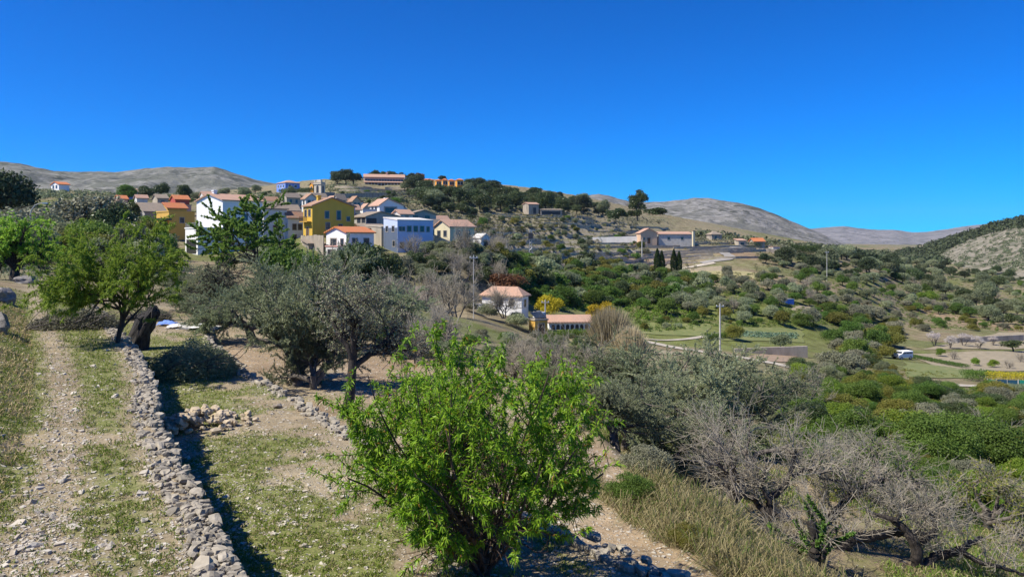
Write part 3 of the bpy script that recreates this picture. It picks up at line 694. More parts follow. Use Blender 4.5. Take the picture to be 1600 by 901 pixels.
x, y, rng = near_scatter(600000, 0, 0, 5.8, 38, 321, lambda x, y: np.clip(grassmask(x, y)*sst(.38, .58, fbm(x*8, y*8, 77, 2)), 0, 1)*.9*off_wall(x, y)*(x < w3(y)+14))
V, F = blades(x, y, rng.uniform(.03, .09, len(x))*(1+y*.012), .008+.0005*y, rng, .5)
tag(ob('short_grass', me_np('short_grass', V, F), M['l_grass']), 'short green grass growing in patches on the stony terraces', 'grass', kind='stuff')
# dry straw on the left bank and the bank of tall dry grass under the bare trees
rng = rnd(331); y = rng.uniform(6, 30, 26000)**1.0; x = wb(y)-rng.uniform(0, 1, len(y))**1.2*4.5
k = fbm(x*1.2, y*1.2, 78) > .45; x, y = x[k], y[k]
V, F = blades(x, y, rng.uniform(.06, .22, len(x)), .012+.0006*y, rng, .6)
tag(ob('dry_bank_grass', me_np('dry_bank_grass', V, F), M['l_straw']), 'brown dry grass on the earth bank at the left edge', 'grass', kind='stuff')
rng = rnd(332); y = rng.uniform(9.0, 15.0, 36000); t = rng.uniform(-.5, 1, len(y)); x = w3(y)+.2+t*2.9
k = fbm(x*.9, y*.9, 79)+.5*(fbm(x*2.6, y*2.6, 85, 2)-.5) > .45+.25*np.abs(t-.35)**2; x, y = x[k], y[k]
tuft = fbm(x*2.2, y*2.2, 80, 2)
V, F = blades(x, y, rng.uniform(.35, 1.0, len(x))*(.25+tuft*1.3), .011, rng, .62, 0, .6)
tag(ob('tall_dry_grass', me_np('tall_dry_grass', V, F), M['l_straw']), 'tall straw coloured grass on the bank below the bare trees', 'grass', kind='stuff')
rng = rnd(333); y = rng.uniform(10.5, 32, 130000); x = w3(y)+2.4+rng.uniform(0, 1, len(y))*17
k = fbm(x*.6, y*.6, 83) > .47; x, y = x[k], y[k]
V, F = blades(x, y, rng.uniform(.12, .45, len(x)), .018, rng, .45, 0, .5)
tag(ob('undergrowth', me_np('undergrowth', V, F), M['l_grass']), 'green weeds growing beneath the bare trees', 'weeds', kind='stuff')

for i, (px, d, s, m_, lab) in enumerate([(985, 13.6, .42, 'l_green', 'low green bush between the straw bank and the low stone wall'), (1075, 11.6, .28, 'l_ygreen', 'small yellowish bush in the middle of the straw bank'), (1010, 15.2, .5, 'l_grey', 'low grey green bush at the top of the straw bank')]): LATE.append((px, d, s, m_, lab))
rng = rnd(334); y = rng.uniform(10, 30, 110000); x = w3(y)+1.8+rng.uniform(0, 1, len(y))*17
k = fbm(x*1.1, y*1.1, 86) > .44; x, y = x[k], y[k]
V, F = blades(x, y, rng.uniform(.06, .28, len(x)), .015, rng, .6, 0, .5)
tag(ob('dry_weeds', me_np('dry_weeds', V, F), M['l_straw']), 'short dry grass and weeds on the soil beneath the bare trees', 'weeds', kind='stuff')
# rubble fallen from the wall, boulders at the left edge
rng = rnd(341); c0 = at(300, 672); n = 170
p = rng.normal(0, 1, (n, 2))*[.26, .72]; a = radians(-32); px_ = p[:, 0]*cos(a)-p[:, 1]*sin(a)+c0[0]; py_ = p[:, 0]*sin(a)+p[:, 1]*cos(a)+c0[1]
k = px_ > w1(py_)+.25; px_, py_ = px_[k], py_[k]; h = .36*np.exp(-(((px_-c0[0])/.5)**2+((py_-c0[1])/1.1)**2)*.8)
sz = rng.uniform(.06, .17, len(px_))
V, F = rocks(np.stack([px_, py_, -4.0+h*rng.uniform(.2, 1, len(px_))+.04], 1), np.stack([sz*1.2, sz, sz*.75], 1), rng.uniform(0, 6.28, len(px_)), rng, .4, .16)
tag(ob('rubble_heap', me_np('rubble_heap', V, F), M['rubble']), 'heap of ochre rubble fallen at the foot of the tall terrace wall', 'rubble heap', kind='stuff')
for (px, d, sx, sy, szz, lab) in [(-10, 21, .4, .8, .6, 'dark grey boulder on the left bank, cut by the edge of the frame'), (0, 31, .55, .7, .6, 'upper grey boulder on the left bank under the dark trunk'),
                                  (40, 44, .8, .9, .5, 'rounded pale boulder beside the far dark tree trunk on the path')]:
    x, y = wxy(px, d); rng = rnd(int(d)); V = RV.copy()
    bm_ = bpy.data.meshes.new('b'); o = ob('boulder', me_np('boulder', RV+rng.normal(0, .12, RV.shape), RF), M['boulder'], None, (x, y, float(ter(x, y))+szz*.2), rng.uniform(0, 6))
    o.scale = (sx*.6, sy*.6, szz*.6); ss = o.modifiers.new('s', 'SUBSURF'); ss.levels = ss.render_levels = 3; ss.subdivision_type = 'CATMULL_CLARK'
    tx = bpy.data.textures.new('t', 'VORONOI'); tx.noise_scale = .7; dm = o.modifiers.new('d', 'DISPLACE'); dm.texture = tx; dm.strength = .7; dm.mid_level = .4
    tag(o, lab, 'boulder')

# ------------------------------------------------------------------ foreground trees
up = np.array([0, 0, 1.])
def tree_near(name, label, cat, loc, S, h, r, seed, wm, lm, nleaf, ln, wd, lvmin, out=.6, droop=0., d0=up, lean=None, starts=None, minr=.004, clump=1, t0=.2, sides=(9, 7, 5, 3, 3, 3), group=None, rz=0, leafname='crown', dead=None, size=None, low=None, env=None):
    rng = rnd(seed); pl = []
    for (p, d, hh, rr) in (starts or [((0, 0, -.25), d0, h, r)]): grow(rng, np.array(p, float), nrm(np.array(d, float)), hh, rr, 0, S, pl)
    if size: pl = fit(pl, *size)
    if env: pl = [q for q in pl if q[0] < 2 or (((q[1].mean(0)-env[0])/env[1])**2).sum() < 1]; pl = [q for q in pl if q[0] != 1]+[(l, *clip_in(P, R, env)) for l, P, R in pl if l == 1]
    o = thing(name, label, cat, loc, rz, group)
    ob('trunk', wood_mesh('trunk_wood', pl, sides, minr, seed), M[wm], o)
    if nleaf:
        pq = [q for q in pl if not low or q[1][:, 2].mean() > low[0]*(1.25-math.hypot(q[1][:, 0].mean(), q[1][:, 1].mean())/low[1])*.8 or rng.random() < .05]
        V, F = leaves_on(pq, lvmin, nleaf, ln, wd, rng, out, droop, t0, clump); ob(leafname, me_np('leaves', V, F), M[lm], o)
    if dead:
        V, F = leaves_on(pl, lvmin, dead[0], ln, wd, rng, .8, 0, .2); ob('withered_leaves', me_np('leaves', V, F), M[dead[1]], o)
    return o, pl
# green almond tree in front
S_alm = [dict(n=5, wob=.06, tip=.75), dict(k=(30, 30), t0=.15, ang=.85, lr=3.9, rr=.45, n=9, wob=.09, up=.035, tip=.25), dict(k=(12, 15), t0=.10, ang=.8, lr=.36, rr=.5, n=6, wob=.12, up=.01, tip=.3),
         dict(k=(4, 6), t0=.2, ang=.7, lr=.52, rr=.55, n=4, wob=.15, tip=.3)]
b = at(758, 897)
tree_near('almond_tree', 'bright green young almond tree with long narrow leaves standing in front', 'tree', (b[0], b[1], b[2]), S_alm, .55, .06, 1401, 'bark_r', 'l_almond', 70000, .082, .0155, 2, .75, .28, clump=4, t0=.2, size=(3.05, 3.3, 1.15), low=(2.3, 1.3), env=((-.2, 0, 1.62), (1.62, 1.62, 1.42)))
# light green almond beyond the stump
S_alm2 = [dict(n=5, wob=.08, tip=.8), dict(k=(14, 14), t0=.4, ang=.85, lr=1.3, rr=.6, n=7, wob=.12, up=.0, tip=.3), dict(k=(8, 10), t0=.2, ang=.75, lr=.5, rr=.5, n=5, wob=.15, up=-.02, tip=.3),
          dict(k=(4, 5), t0=.2, ang=.7, lr=.55, rr=.55, n=4, wob=.15, up=-.03, tip=.3)]
b = at(186, 536)
tree_near('almond_tree', 'light green spreading almond tree with a slender trunk beside the charred stump', 'tree', b, S_alm2, 1.35, .075, 1402, 'bark_d', 'l_almond2', 52000, .10, .022, 2, .8, .25, clump=4, size=(3.3, 3.3, .9), low=(1.0, 99))
# olives
S_ol = [dict(n=4, wob=.14, tip=.85), dict(k=(6, 6), t0=.5, ang=.65, lr=1.25, rr=.55, n=7, wob=.14, up=.03, tip=.4), dict(k=(7, 9), t0=.2, ang=.75, lr=.5, rr=.5, n=6, wob=.16, up=.02, tip=.3),
        dict(k=(6, 8), t0=.15, ang=.7, lr=.55, rr=.5, n=5, wob=.15, up=.0, tip=.3), dict(k=(2, 3), t0=.2, ang=.6, lr=.6, rr=.6, n=3, wob=.15)]
def olive(seed, nleaf, h=1.5, r=.2, lm='l_olive', ln=.085, wd=.022):
    rng = rnd(seed); pl = []; grow(rng, np.array([0, 0, -.2]), nrm(np.array([rng.normal(0, .15), rng.normal(0, .15), 1])), h, r, 0, S_ol, pl); pl = fit(pl, 2.9, 3.9, .8)
    V, F = leaves_on(pl, 3, nleaf, ln, wd, rng, .55)
    return proto('olive', wood_mesh('trunk_wood', pl, (9, 7, 5, 3, 3, 3), .006, seed), 'bark_g', me_np('olive_leaves', V, F), lm)
OL = [olive(1500+i, 60000) for i in range(3)]
def putw(pr, name, lab, cat, px, d, s, rz, group=None, lm=None, dz=0, sz=None):
    x, y = wxy(px, d); return put(pr, name, lab, cat, (x, y, float(ter(x, y))+dz), s, rz, group, lm, sz)
putw(OL[0], 'olive_tree', 'big round silvery olive tree on the red earth terrace left of the bare olive trunk', 'olive tree', 462, 24.6, .95, .6, None, None, -.15, 1.45)
putw(OL[1], 'olive_tree', 'darker olive tree behind the half bare one, branches reaching the ground', 'olive tree', 494, 24.2, .62, 2.2, None, 'l_olive2', -.55, 1.05)
putw(OL[2], 'olive_tree', 'smaller grey olive tree on the far terrace behind the littered low wall', 'olive tree', 398, 34, .95, 4, None, None, -.2, 1.1)
putw(OL[0], 'olive_tree', 'grey olive tree right behind the big round silvery olive', 'olive tree', 520, 33, 1.1, 4, None, None, -.2, 1.2)
putw(OL[1], 'olive_tree', 'grey olive tree behind the half bare olive, top level with the ruined cottage', 'olive tree', 612, 38, .95, 1, None, None, -.2, 1.0)
for px, d, s_, r_, lab in [(268, 54, .72, 0, 'small grey olive tree below the orange house, beside the light green almond'), (306, 50, .8, 2, 'small grey olive tree below the carport of the white annex'), (346, 54, .8, 4, 'small grey olive tree below the blue wall of the white annex'), (384, 47, .78, 1, 'small grey olive tree left of the foot of the ash tree'), (350, 39, .75, 3, 'grey olive tree just beyond the litter on the terrace'), (285, 40, .55, 5, 'small olive tree right of the light green almond crown')]:
    putw(OL[int(px) % 3], 'olive_tree', lab, 'olive tree', px, d, s_, r_, None, None, -.25)
# half bare olive with dark trunk
S_hb = [dict(n=5, wob=.08, tip=.75), dict(k=(4, 4), t0=.75, ang=.55, lr=.95, rr=.75, n=7, wob=.2, up=.05, tip=.4), dict(k=(7, 9), t0=.2, ang=.75, lr=.6, rr=.5, n=6, wob=.22, up=.03, tip=.3),
        dict(k=(7, 9), t0=.1, ang=.75, lr=.5, rr=.5, n=5, wob=.2, up=.0, tip=.3), dict(k=(4, 6), t0=.1, ang=.6, lr=.5, rr=.6, n=3, wob=.2)]
b = at(533, 654)
tree_near('olive_tree', 'half bare olive tree with a dark leaning trunk and withered grey twigs', 'olive tree', b, S_hb, 1.6, .15, 1611, 'bark_d', 'l_olive', 7000, .08, .022, 3, .7, d0=(.22, 0, 1), minr=.005, dead=(9000, 'l_dead'), size=(3.7, 2.6))
# right-hand mass of olives and bare trees below the terraces
for i, (px, d, s, rz, lab) in enumerate([(975, 23.5, .72, 0, 'grey olive tree at the left end of the olive clump right of the green almond'), (1070, 25, .95, 1.3, 'broad olive tree in the middle of the clump behind the grey bare trees'),
        (1165, 26, .88, 3.1, 'olive tree at the right end of the clump, next to the bramble thicket'), (1010, 31, .95, 4.4, 'olive tree behind the clump, top just below the pale track'),
        (962, 19.5, .62, 5.9, 'olive tree with a broken pale trunk at the near left end of the clump'), (930, 33, .9, 5.2, 'dull olive tree right behind the green almond crown'), (1115, 20.5, .7, 2.4, 'low dark olive whose branches sweep the ground beside the straw bank'), (1110, 33, 1.1, .8, 'olive tree at the back of the clump below the fork of the track'),
        (1210, 33, .95, 2.8, 'olive tree at the back right of the clump where the bramble thicket begins'), (1040, 21, .6, 3.8, 'small olive at the front of the clump above the dry green bush')]):
    putw(OL[i % 3], 'olive_tree', lab, 'olive tree', px, d, s, rz, None, 'l_olive2' if i in (5, 2) else None)
S_bare = [dict(n=5, wob=.14, tip=.8), dict(k=(5, 5), t0=.5, ang=.8, lr=1.25, rr=.62, n=9, wob=.26, up=.03, tip=.35), dict(k=(5, 7), t0=.25, ang=.8, lr=.62, rr=.5, n=7, wob=.24, up=.05, tip=.3),
          dict(k=(6, 8), t0=.1, ang=.7, lr=.62, rr=.45, n=6, wob=.2, up=.05, tip=.3), dict(k=(4, 6), t0=.1, ang=.55, lr=.6, rr=.5, n=4, wob=.15, up=.03)]
def bare(label, px, py, h, r, seed, starts=None, wm='bark_g', nl=0, lm='l_lime', rz=0, size=None, limbs=()):
    b = at(px, py)
    rng = rnd(seed); pl = []
    for (p, d, hh, rr) in (starts or [((0, 0, -.3), up, h, r)]): grow(rng, np.array(p, float), nrm(np.array(d, float)), hh, rr, 0, S_bare, pl)
    if size: pl = fit(pl, *size)
    for li, (P, R_) in enumerate(limbs):
        P = np.array(P, float); t = np.linspace(0, len(P)-1, 13); Pi = np.stack([np.interp(t, range(len(P)), P[:, a]) for a in range(3)], 1); Pi[1:-1] = (Pi[:-2]+2*Pi[1:-1]+Pi[2:])/4; Pi = Pi+rng.normal(0, .015, Pi.shape)
        pl.append((1, Pi, np.interp(t, range(len(P)), R_)))
        for k in range(9):
            q = Pi[rng.integers(2, 12)]; grow(rng, q, nrm(np.array([rng.normal(0, .6), rng.normal(0, .6), 1.])), rng.uniform(.35, .8), .022, 2, S_bare, pl)
    o = thing('bare_tree', label, 'bare tree', b, rz)
    ob('trunk', wood_mesh('trunk_wood', [q for q in pl if q[0] < 3], (9, 7, 5, 3, 3), .010, seed), M[wm], o)
    ob('twigs', wood_mesh('twig_wood', [q for q in pl if q[0] >= 3], (3, 3, 3, 3, 3), .0038, seed), M['twig_g'], o)
    if nl:
        V, F = leaves_on([q for q in pl if q[0] >= 1], 1, nl, .07, .05, rng, 1.); ob('ivy', me_np('ivy', V, F), M[lm], o)
    return o
bare('leafless grey tree with a thick pale trunk at the edge of the straw bank', 1143, 812, 1.7, .17, 1701, size=(2.6, 3.1))
def bare_limbs(label, base, limbs, seed, ntw, nl=0, lm='l_green', wm='bark_d', tl=(.45, 1.0)):
    b = at(*base); rng = rnd(seed); pl = []; k = b[1]/FPX
    for pts, r0, r1 in limbs:
        P = np.array([((px-base[0])*k, 0, (base[1]-py)*k) for px, py in pts]); P[:, 1] = np.cumsum(rng.normal(0, .12, len(P))); P[0, 1] *= .3
        n = 5*len(P); t = np.linspace(0, len(P)-1, n); Q = np.stack([np.interp(t, range(len(P)), P[:, a]) for a in range(3)], 1)
        for _ in range(2): Q[1:-1] = (Q[:-2]+2*Q[1:-1]+Q[2:])/4
        Q += rng.normal(0, .012, Q.shape); pl.append((1, Q, np.linspace(r0, r1, n)*(1+rng.normal(0, .07, n))))
        L = np.linalg.norm(np.diff(P, axis=0), axis=1).sum()
        for _ in range(int(ntw*L)):
            q = Q[rng.integers(n//4, n)]; grow(rng, q, nrm(np.array([rng.normal(0, .7), rng.normal(0, .7), .75])), rng.uniform(*tl), .017, 2, S_bare, pl)
    o = thing('bare_tree', label, 'bare tree', b)
    ob('trunk', wood_mesh('trunk_wood', [q for q in pl if q[0] < 2], (10, 10, 5, 3, 3), 0, seed), M[wm], o)
    ob('twigs', wood_mesh('twig_wood', [q for q in pl if q[0] >= 2], (3, 3, 3, 3, 3), .0042, seed), M['twig_g'], o)
    if nl:
        V, F = leaves_on([q for q in pl if q[0] < 3], 1, nl, .075, .055, rng, 1.); ob('ivy', me_np('ivy', V, F), M[lm], o)
    return o
bare_limbs('twisted leafless tree with dark forked limbs rising behind the straw bank beside the ivy', (1213, 852), [([(1213, 870), (1214, 852), (1212, 830), (1209, 808)], .13, .10), ([(1209, 810), (1190, 796), (1181, 781), (1160, 778), (1140, 770)], .085, .03), ([(1209, 808), (1203, 786), (1226, 768), (1237, 745), (1243, 705)], .09, .035),
    ([(1237, 745), (1262, 735), (1290, 745), (1310, 742)], .045, .02), ([(1203, 786), (1190, 760), (1196, 730)], .045, .02)], 1722, 7)
bare_limbs('leafless tree with one dark diagonal limb behind the ivy clad trunk', (1272, 838), [([(1268, 856), (1272, 838), (1300, 804), (1331, 771), (1362, 752), (1400, 746)], .13, .04), ([(1331, 771), (1318, 748), (1275, 742)], .05, .02), ([(1331, 771), (1372, 768), (1420, 782)], .05, .02)], 1723, 7, 700, 'l_green')
bare_limbs('ivy clad twisted tree at the bottom edge with a thin limb bent to the left', (1264, 893), [([(1262, 915), (1264, 893), (1269, 868), (1271, 840), (1262, 812)], .14, .07), ([(1275, 897), (1256, 889), (1234, 888), (1221, 871), (1199, 850)], .06, .03), ([(1264, 893), (1282, 870), (1286, 840), (1300, 815)], .08, .03)], 1724, 4, 3200, 'l_green')
bare_limbs('low dark tree with a long thick horizontal limb in the bottom right corner', (1434, 886), [([(1434, 905), (1434, 886), (1430, 852), (1418, 830), (1399, 815), (1368, 808)], .15, .045), ([(1314, 903), (1332, 876), (1350, 855), (1373, 854), (1400, 849), (1434, 851), (1470, 856), (1492, 855)], .12, .09),
    ([(1438, 890), (1468, 869), (1494, 863), (1514, 853), (1545, 848)], .11, .05), ([(1438, 848), (1464, 836), (1469, 814), (1455, 795)], .08, .03), ([(1492, 855), (1520, 872), (1560, 880), (1590, 892)], .06, .03), ([(1399, 815), (1420, 795), (1460, 798)], .045, .02)], 1725, 5)
bare('leafless grey tree behind the low dark limb, mixed with bramble leaves', 1380, 790, 1.4, .13, 1705, None, 'bark_g', 2600, 'l_green', size=(2.0, 2.7))
bare('leafless grey tree at the right edge among yellow green brambles', 1545, 830, 1.3, .13, 1706, None, 'bark_g', 2500, 'l_ygreen', size=(1.8, 2.5))
# almond trunk beyond the stump, tall trees in front of the white house
b = at(312, 492)
tree_near('bare_tree', 'dark forked bare trunk with grey twigs on the terrace beyond the charred stump', 'bare tree', b, S_hb, 2.3, .2, 1613, 'bark_d', 'l_olive', 5000, .1, .03, 3, .7, d0=(.12, 0, 1), minr=.012, size=(2.9, 3.2))
S_wal = [dict(n=6, wob=.05, tip=.7), dict(k=(13, 13), t0=.35, ang=.8, lr=.62, rr=.5, n=7, wob=.14, up=.04, tip=.3), dict(k=(7, 9), t0=.3, ang=.75, lr=.5, rr=.5, n=5, wob=.18, up=.03, tip=.3),
         dict(k=(4, 5), t0=.3, ang=.7, lr=.5, rr=.55, n=4, wob=.15, up=.05, tip=.3)]
x, y = wxy(440, 62)
tree_near('ash_tree', 'tall open ash tree with a leaning dark trunk in front of the white houses', 'tree', (x, y, float(ter(x, y))), S_wal, 6.4, .2, 1812, 'bark_d', 'l_ash', 62000, .17, .09, 3, .9, d0=(-.30, 0, 1), minr=.02, clump=3, size=(8.3, 9.4), low=(3.3, 99))
# tall burnt stump at the end of the wall
b = at(214, 545); rng = rnd(5)
st = thing('charred_stump', 'thick charred black tree stump leaning right at the end of the terrace wall', 'tree stump', b)
pl = [(0, np.array([(-.12, 0, -.5), (-.10, 0, 0), (.0, 0, .35), (.12, 0, .7), (.24, 0, 1.0), (.32, 0, 1.18), (.36, 0, 1.30), (.37, 0, 1.33)]), np.array([.56, .46, .34, .30, .27, .24, .18, .07])),
      (0, np.array([(.0, .02, -.3), (.05, .02, .2), (.20, .0, .6), (.40, -.02, .95), (.56, -.03, 1.22), (.66, -.03, 1.40), (.71, -.03, 1.50), (.73, -.03, 1.53)]), np.array([.35, .28, .26, .245, .235, .215, .16, .06]))]
V, F = tubes([(P, R) for _, P, R in pl], 22); V = V+(np.stack([fbm(V[:, 0]*8+V[:, 1]*8, V[:, 2]*2.5, k) for k in (1, 2, 3)], 1)-.5)*.30
ob('trunk', me_np('trunk_wood', V, F, False), M['char'], st)
V, F = tubes([(np.array([(-.2, .05*i, .2-.0*i), (-.45-.1*i, .3*(i-1), -.02), (-.8, .5*(i-1), -.15)]), np.array([.16, .09, .03])) for i in range(3)], 8); ob('root', me_np('root_wood', V, F, True), M['char'], st)
# heaps of cut branches
def heap(label, px, py, L, W, H, n, seed, lm, ang, twigs=60):
    b = at(px, py); rng = rnd(seed); o = thing('branch_heap', label, 'branch heap', b, ang)
    q = rng.uniform(-1, 1, (n*2, 2)); q = q[(q**2).sum(1) < 1][:n]; hh = H*(1-(q**2).sum(1))**.6*(.6+.8*fbm(q[:, 0]*3, q[:, 1]*3, seed))
    P = np.stack([q[:, 0]*L, q[:, 1]*W, hh*rng.uniform(.1, 1, len(q))**.5], 1); P[:, 2] += ter(b[0]+P[:, 0]*0, b[1]+P[:, 1]*0)-b[2]
    V, F = leaf_quads(P, rng.normal(0, 1, (len(P), 3))*[1, 1, .6], rng.normal(0, 1, (len(P), 3)), rng.uniform(.07, .13, len(P)), np.full(len(P), .028)); ob('foliage', me_np('leaves', V, F), M[lm], o)
    pl = []
    for i in range(twigs):
        a = rng.normal(0, .5); c = rng.uniform(-.8, .8, 2)*[L, W]; l = rng.uniform(.3, .8)
        p0 = np.array([c[0]-cos(a)*l, c[1]-sin(a)*l, rng.uniform(0, H*.5)]); p1 = np.array([c[0]+cos(a)*l, c[1]+sin(a)*l, rng.uniform(H*.2, H*.95)])
        pl.append((np.linspace(p0, p1, 4)+rng.normal(0, .05, (4, 3)), np.linspace(.022, .006, 4)))
    V, F = tubes(pl, 4); ob('branches', me_np('branch_wood', V, F, True), M['bark_g'], o); return o
heap('heap of cut grey green olive branches lying on the upper terrace', 118, 513, 1.45, .9, .62, 7000, 61, 'l_grey', .1)
heap('dark heap of cut olive branches on the lower terrace right of the charred stump', 298, 588, 1.25, 1.5, .95, 12000, 62, 'l_olive', -.2)
heap('small heap of leafy prunings lying under the light green almond', 235, 500, .9, .6, .5, 3000, 63, 'l_grey', .3)
# litter
for px, py, L, W, m, lab in [(315, 516, .85, .35, 'white', 'crumpled white plastic sheet lying on the terrace beyond the charred stump'), (262, 509, .35, .28, 'blue', 'crumpled blue plastic bag lying beside the white sheets'),
                             (283, 513, .5, .3, 'white2', 'off white sack lying between the blue bag and the white sheet')]:
    b = at(px, py); g = np.linspace(-1, 1, 22); X, Y = np.meshgrid(g, g); Z = .26*np.maximum(0, 1-(X**2+Y**2)*.8)*fbm(X*2.2+px, Y*2.2, 91)+.10*fbm(X*6, Y*6+px, 92)
    ix = np.arange(484).reshape(22, 22); F = np.stack([ix[:-1, :-1], ix[:-1, 1:], ix[1:, 1:], ix[1:, :-1]], -1).reshape(-1, 4)
    o = ob('plastic_sheet', me_np('plastic_sheet', np.stack([X*L*(1+.3*fbm(Y*2, X, 93)), Y*W, Z], -1), F, True), M[m], None, b+[0, 0, .02]); tag(o, lab, 'litter')
    sd = o.modifiers.new('t', 'SOLIDIFY'); sd.thickness = .01
# left: trees along the path
x, y = wxy(22, 47)
tree_near('oak_tree', 'bright green tree with a crooked dark trunk beside the path at the left edge', 'tree', (x, y, float(ter(x, y))), S_alm2, 2.6, .28, 1814, 'bark_d', 'l_almond2', 16000, .18, .07, 2, .8, .2, d0=(.25, 0, 1), minr=.012, clump=3, size=(3.7, 4.2, .8), low=(1.3, 99))

# ------------------------------------------------------------------ houses
def gl(mb, face, w, dep, u, z, wd, ht, a, b2):            # a box standing proud of face F (y=0) or L (x=0) by a, sunk by b2
    if face == 'F': mb.box(u-wd/2, u+wd/2, -a, b2, z, z+ht)
    else: mb.box(-a, b2, u-wd/2, u+wd/2, z, z+ht)
def opening(parent, nm, face, w, dep, u, z, wd, ht, fm='frame', pm='glass', sh=None):
    t = max(.10, wd*.1); m = MB()
    for (uu, zz, ww, hh) in ((u-wd/2-t/2, z, t, ht), (u+wd/2+t/2, z, t, ht), (u, z+ht, wd+2*t, t), (u, z-t, wd+2*t+.1, t)): gl(m, face, w, dep, uu, zz, ww, hh, .07, .05)
    f = m.build(nm, M[fm], parent); p = MB(); gl(p, face, w, dep, u, z, wd, ht, .02, .06); p.build('pane' if nm == 'window' else 'panel', M[pm], f)
    if sh:
        q = MB()
        for s in (-1, 1): gl(q, face, w, dep, u+s*(wd/2+t+wd*.22), z, wd*.42, ht, .05, .03)
        q.build('shutter', M[sh], f)
    return f
def house(label, d, px0, pxc, px1, base, eave, rz=40, wall='white', roof='flat', rm='tile', rise=1.6, F=(), L=(), doorF=(), doorL=(), chim=None, cat='house', name='house', ridge=.5, o=.35, fm='frame', sh=None, pm='glass', deep=5, zb=None, parapet=None):
    eave = base-(base-eave)*(1.1 if 140 < d < 270 else 1.); s = d/FPX; r = radians(rz); dep = max(.8, (pxc-px0)*s/sin(r)); W = max(.8, (px1-pxc)*s/cos(r)); h = (base-eave)*s
    x, y = wxy(pxc, d); z = (HY-base)/FPX*d
    H = thing(name, label, cat, (x, y, z), r)
    m = MB()
    if roof == 'gx': prof = [(0, -deep), (dep, -deep), (dep, h), (dep*ridge, h+rise), (0, h)]; m.prism(prof, 0, W, 'x')
    elif roof == 'gy': prof = [(0, -deep), (W, -deep), (W, h), (W*ridge, h+rise), (0, h)]; m.prism(prof, 0, dep, 'y')
    elif roof == 'shx': prof = [(0, -deep), (dep, -deep), (dep, h+rise), (0, h)]; m.prism(prof, 0, W, 'x')
    elif roof == 'shy': prof = [(0, -deep), (W, -deep), (W, h), (0, h+rise)]; m.prism(prof, 0, dep, 'y')
    else: m.box(0, W, 0, dep, -deep, h)
    m.build('wall', M[wall], H); t = .22; q = MB()
    if roof == 'gx':
        e = rise/(dep*ridge)*o; e2 = rise/(dep*(1-ridge))*o
        q.prism([(-o, h-e+.01), (dep*ridge, h+rise+.01), (dep+o, h-e2+.01), (dep+o, h-e2+t), (dep*ridge, h+rise+t+.05), (-o, h-e+t)], -o, W+o, 'x')
    elif roof == 'gy':
        e = rise/(W*ridge)*o; e2 = rise/(W*(1-ridge))*o
        q.prism([(-o, h-e+.01), (W*ridge, h+rise+.01), (W+o, h-e2+.01), (W+o, h-e2+t), (W*ridge, h+rise+t+.05), (-o, h-e+t)], -o, dep+o, 'y')
    elif roof == 'shx': e = rise/dep*o; q.prism([(-o, h-e+.01), (dep+o, h+rise+e+.01), (dep+o, h+rise+e+t), (-o, h-e+t)], -o, W+o, 'x')
    elif roof == 'shy': e = rise/W*o; q.prism([(-o, h+rise+e+.01), (W+o, h-e+.01), (W+o, h-e+t), (-o, h+rise+e+t)], -o, dep+o, 'y')
    elif roof == 'hip':
        i = min(W, dep)*.45; V = [(-o, -o, h), (W+o, -o, h), (W+o, dep+o, h), (-o, dep+o, h), (i, i, h+rise), (W-i, i, h+rise), (W-i, dep-i, h+rise), (i, dep-i, h+rise)]
        V = V+[(a, b, c-.2) for a, b, c in V[:4]]
        q.add(V, [(0, 1, 5, 4), (1, 2, 6, 5), (2, 3, 7, 6), (3, 0, 4, 7), (4, 5, 6, 7), (0, 8, 9, 1), (1, 9, 10, 2), (2, 10, 11, 3), (3, 11, 8, 0), (11, 10, 9, 8)])
    else: q.box(-.12, W+.12, -.12, dep+.12, h+.003, h+.25)
    R = q.build('roof', M[rm], H)
    if chim:
        c = MB(); u, v, ch = chim; c.box(u*W-.35, u*W+.35, v*dep-.35, v*dep+.35, h-.1, h+rise+ch); c.box(u*W-.45, u*W+.45, v*dep-.45, v*dep+.45, h+rise+ch-.25, h+rise+ch-.05); c.build('chimney', M[wall], R)
    for (u, v, ww, hh) in F: opening(H, 'window', 'F', W, dep, u*W, v*h, ww, hh, fm, pm, sh)
    for (u, v, ww, hh) in L: opening(H, 'window', 'L', W, dep, u*dep, v*h, ww, hh, fm, pm, sh)
    for (u, ww, hh) in doorF: opening(H, 'door', 'F', W, dep, u*W, .05, ww, hh, fm, 'shutter')
    for (u, ww, hh) in doorL: opening(H, 'door', 'L', W, dep, u*dep, .05, ww, hh, fm, 'shutter')
    return H, W, dep, h
def extra(H, nm, mat, fn, parent=None): m = MB(); fn(m); return m.build(nm, M[mat], parent or H)
# front of the village, nearest first
H, W, D, h = house('tall white house with a blank sunlit gable and chimney behind the ash tree', 150, 288, 348, 392, 392, 320, 52, 'white', 'gx', 'tile_p', 1.3, chim=(.12, .5, .9), F=[(.4, .3, 1.1, 1.3), (.7, .3, 1.1, 1.3), (.55, .62, 1.1, 1.2)])
H, W, D, h = house('low white annex with a dark open carport below the tall white house', 146, 272, 309, 366, 402, 361, 42, 'white', 'flat', 'white')
extra(H, 'carport', 'dark', lambda m: m.box(-.02, .3, D*.12, D*.9, h*.12, h*.62)); extra(H, 'balcony_rail', 'metal', lambda m: [m.box(.1, .16, D*i/12, D*i/12+.05, h+.25, h+1.1) for i in range(13)]+[m.box(.08, .18, 0, D, h+1.1, h+1.16)])
H, W, D, h = house('white house right of the ash tree with a bright sunlit gable and blue shaded front', 165, 392, 412, 440, 380, 330, 45, 'white', 'gx', 'tile_g', 1.3, F=[(.5, .35, 1, 1.2)])
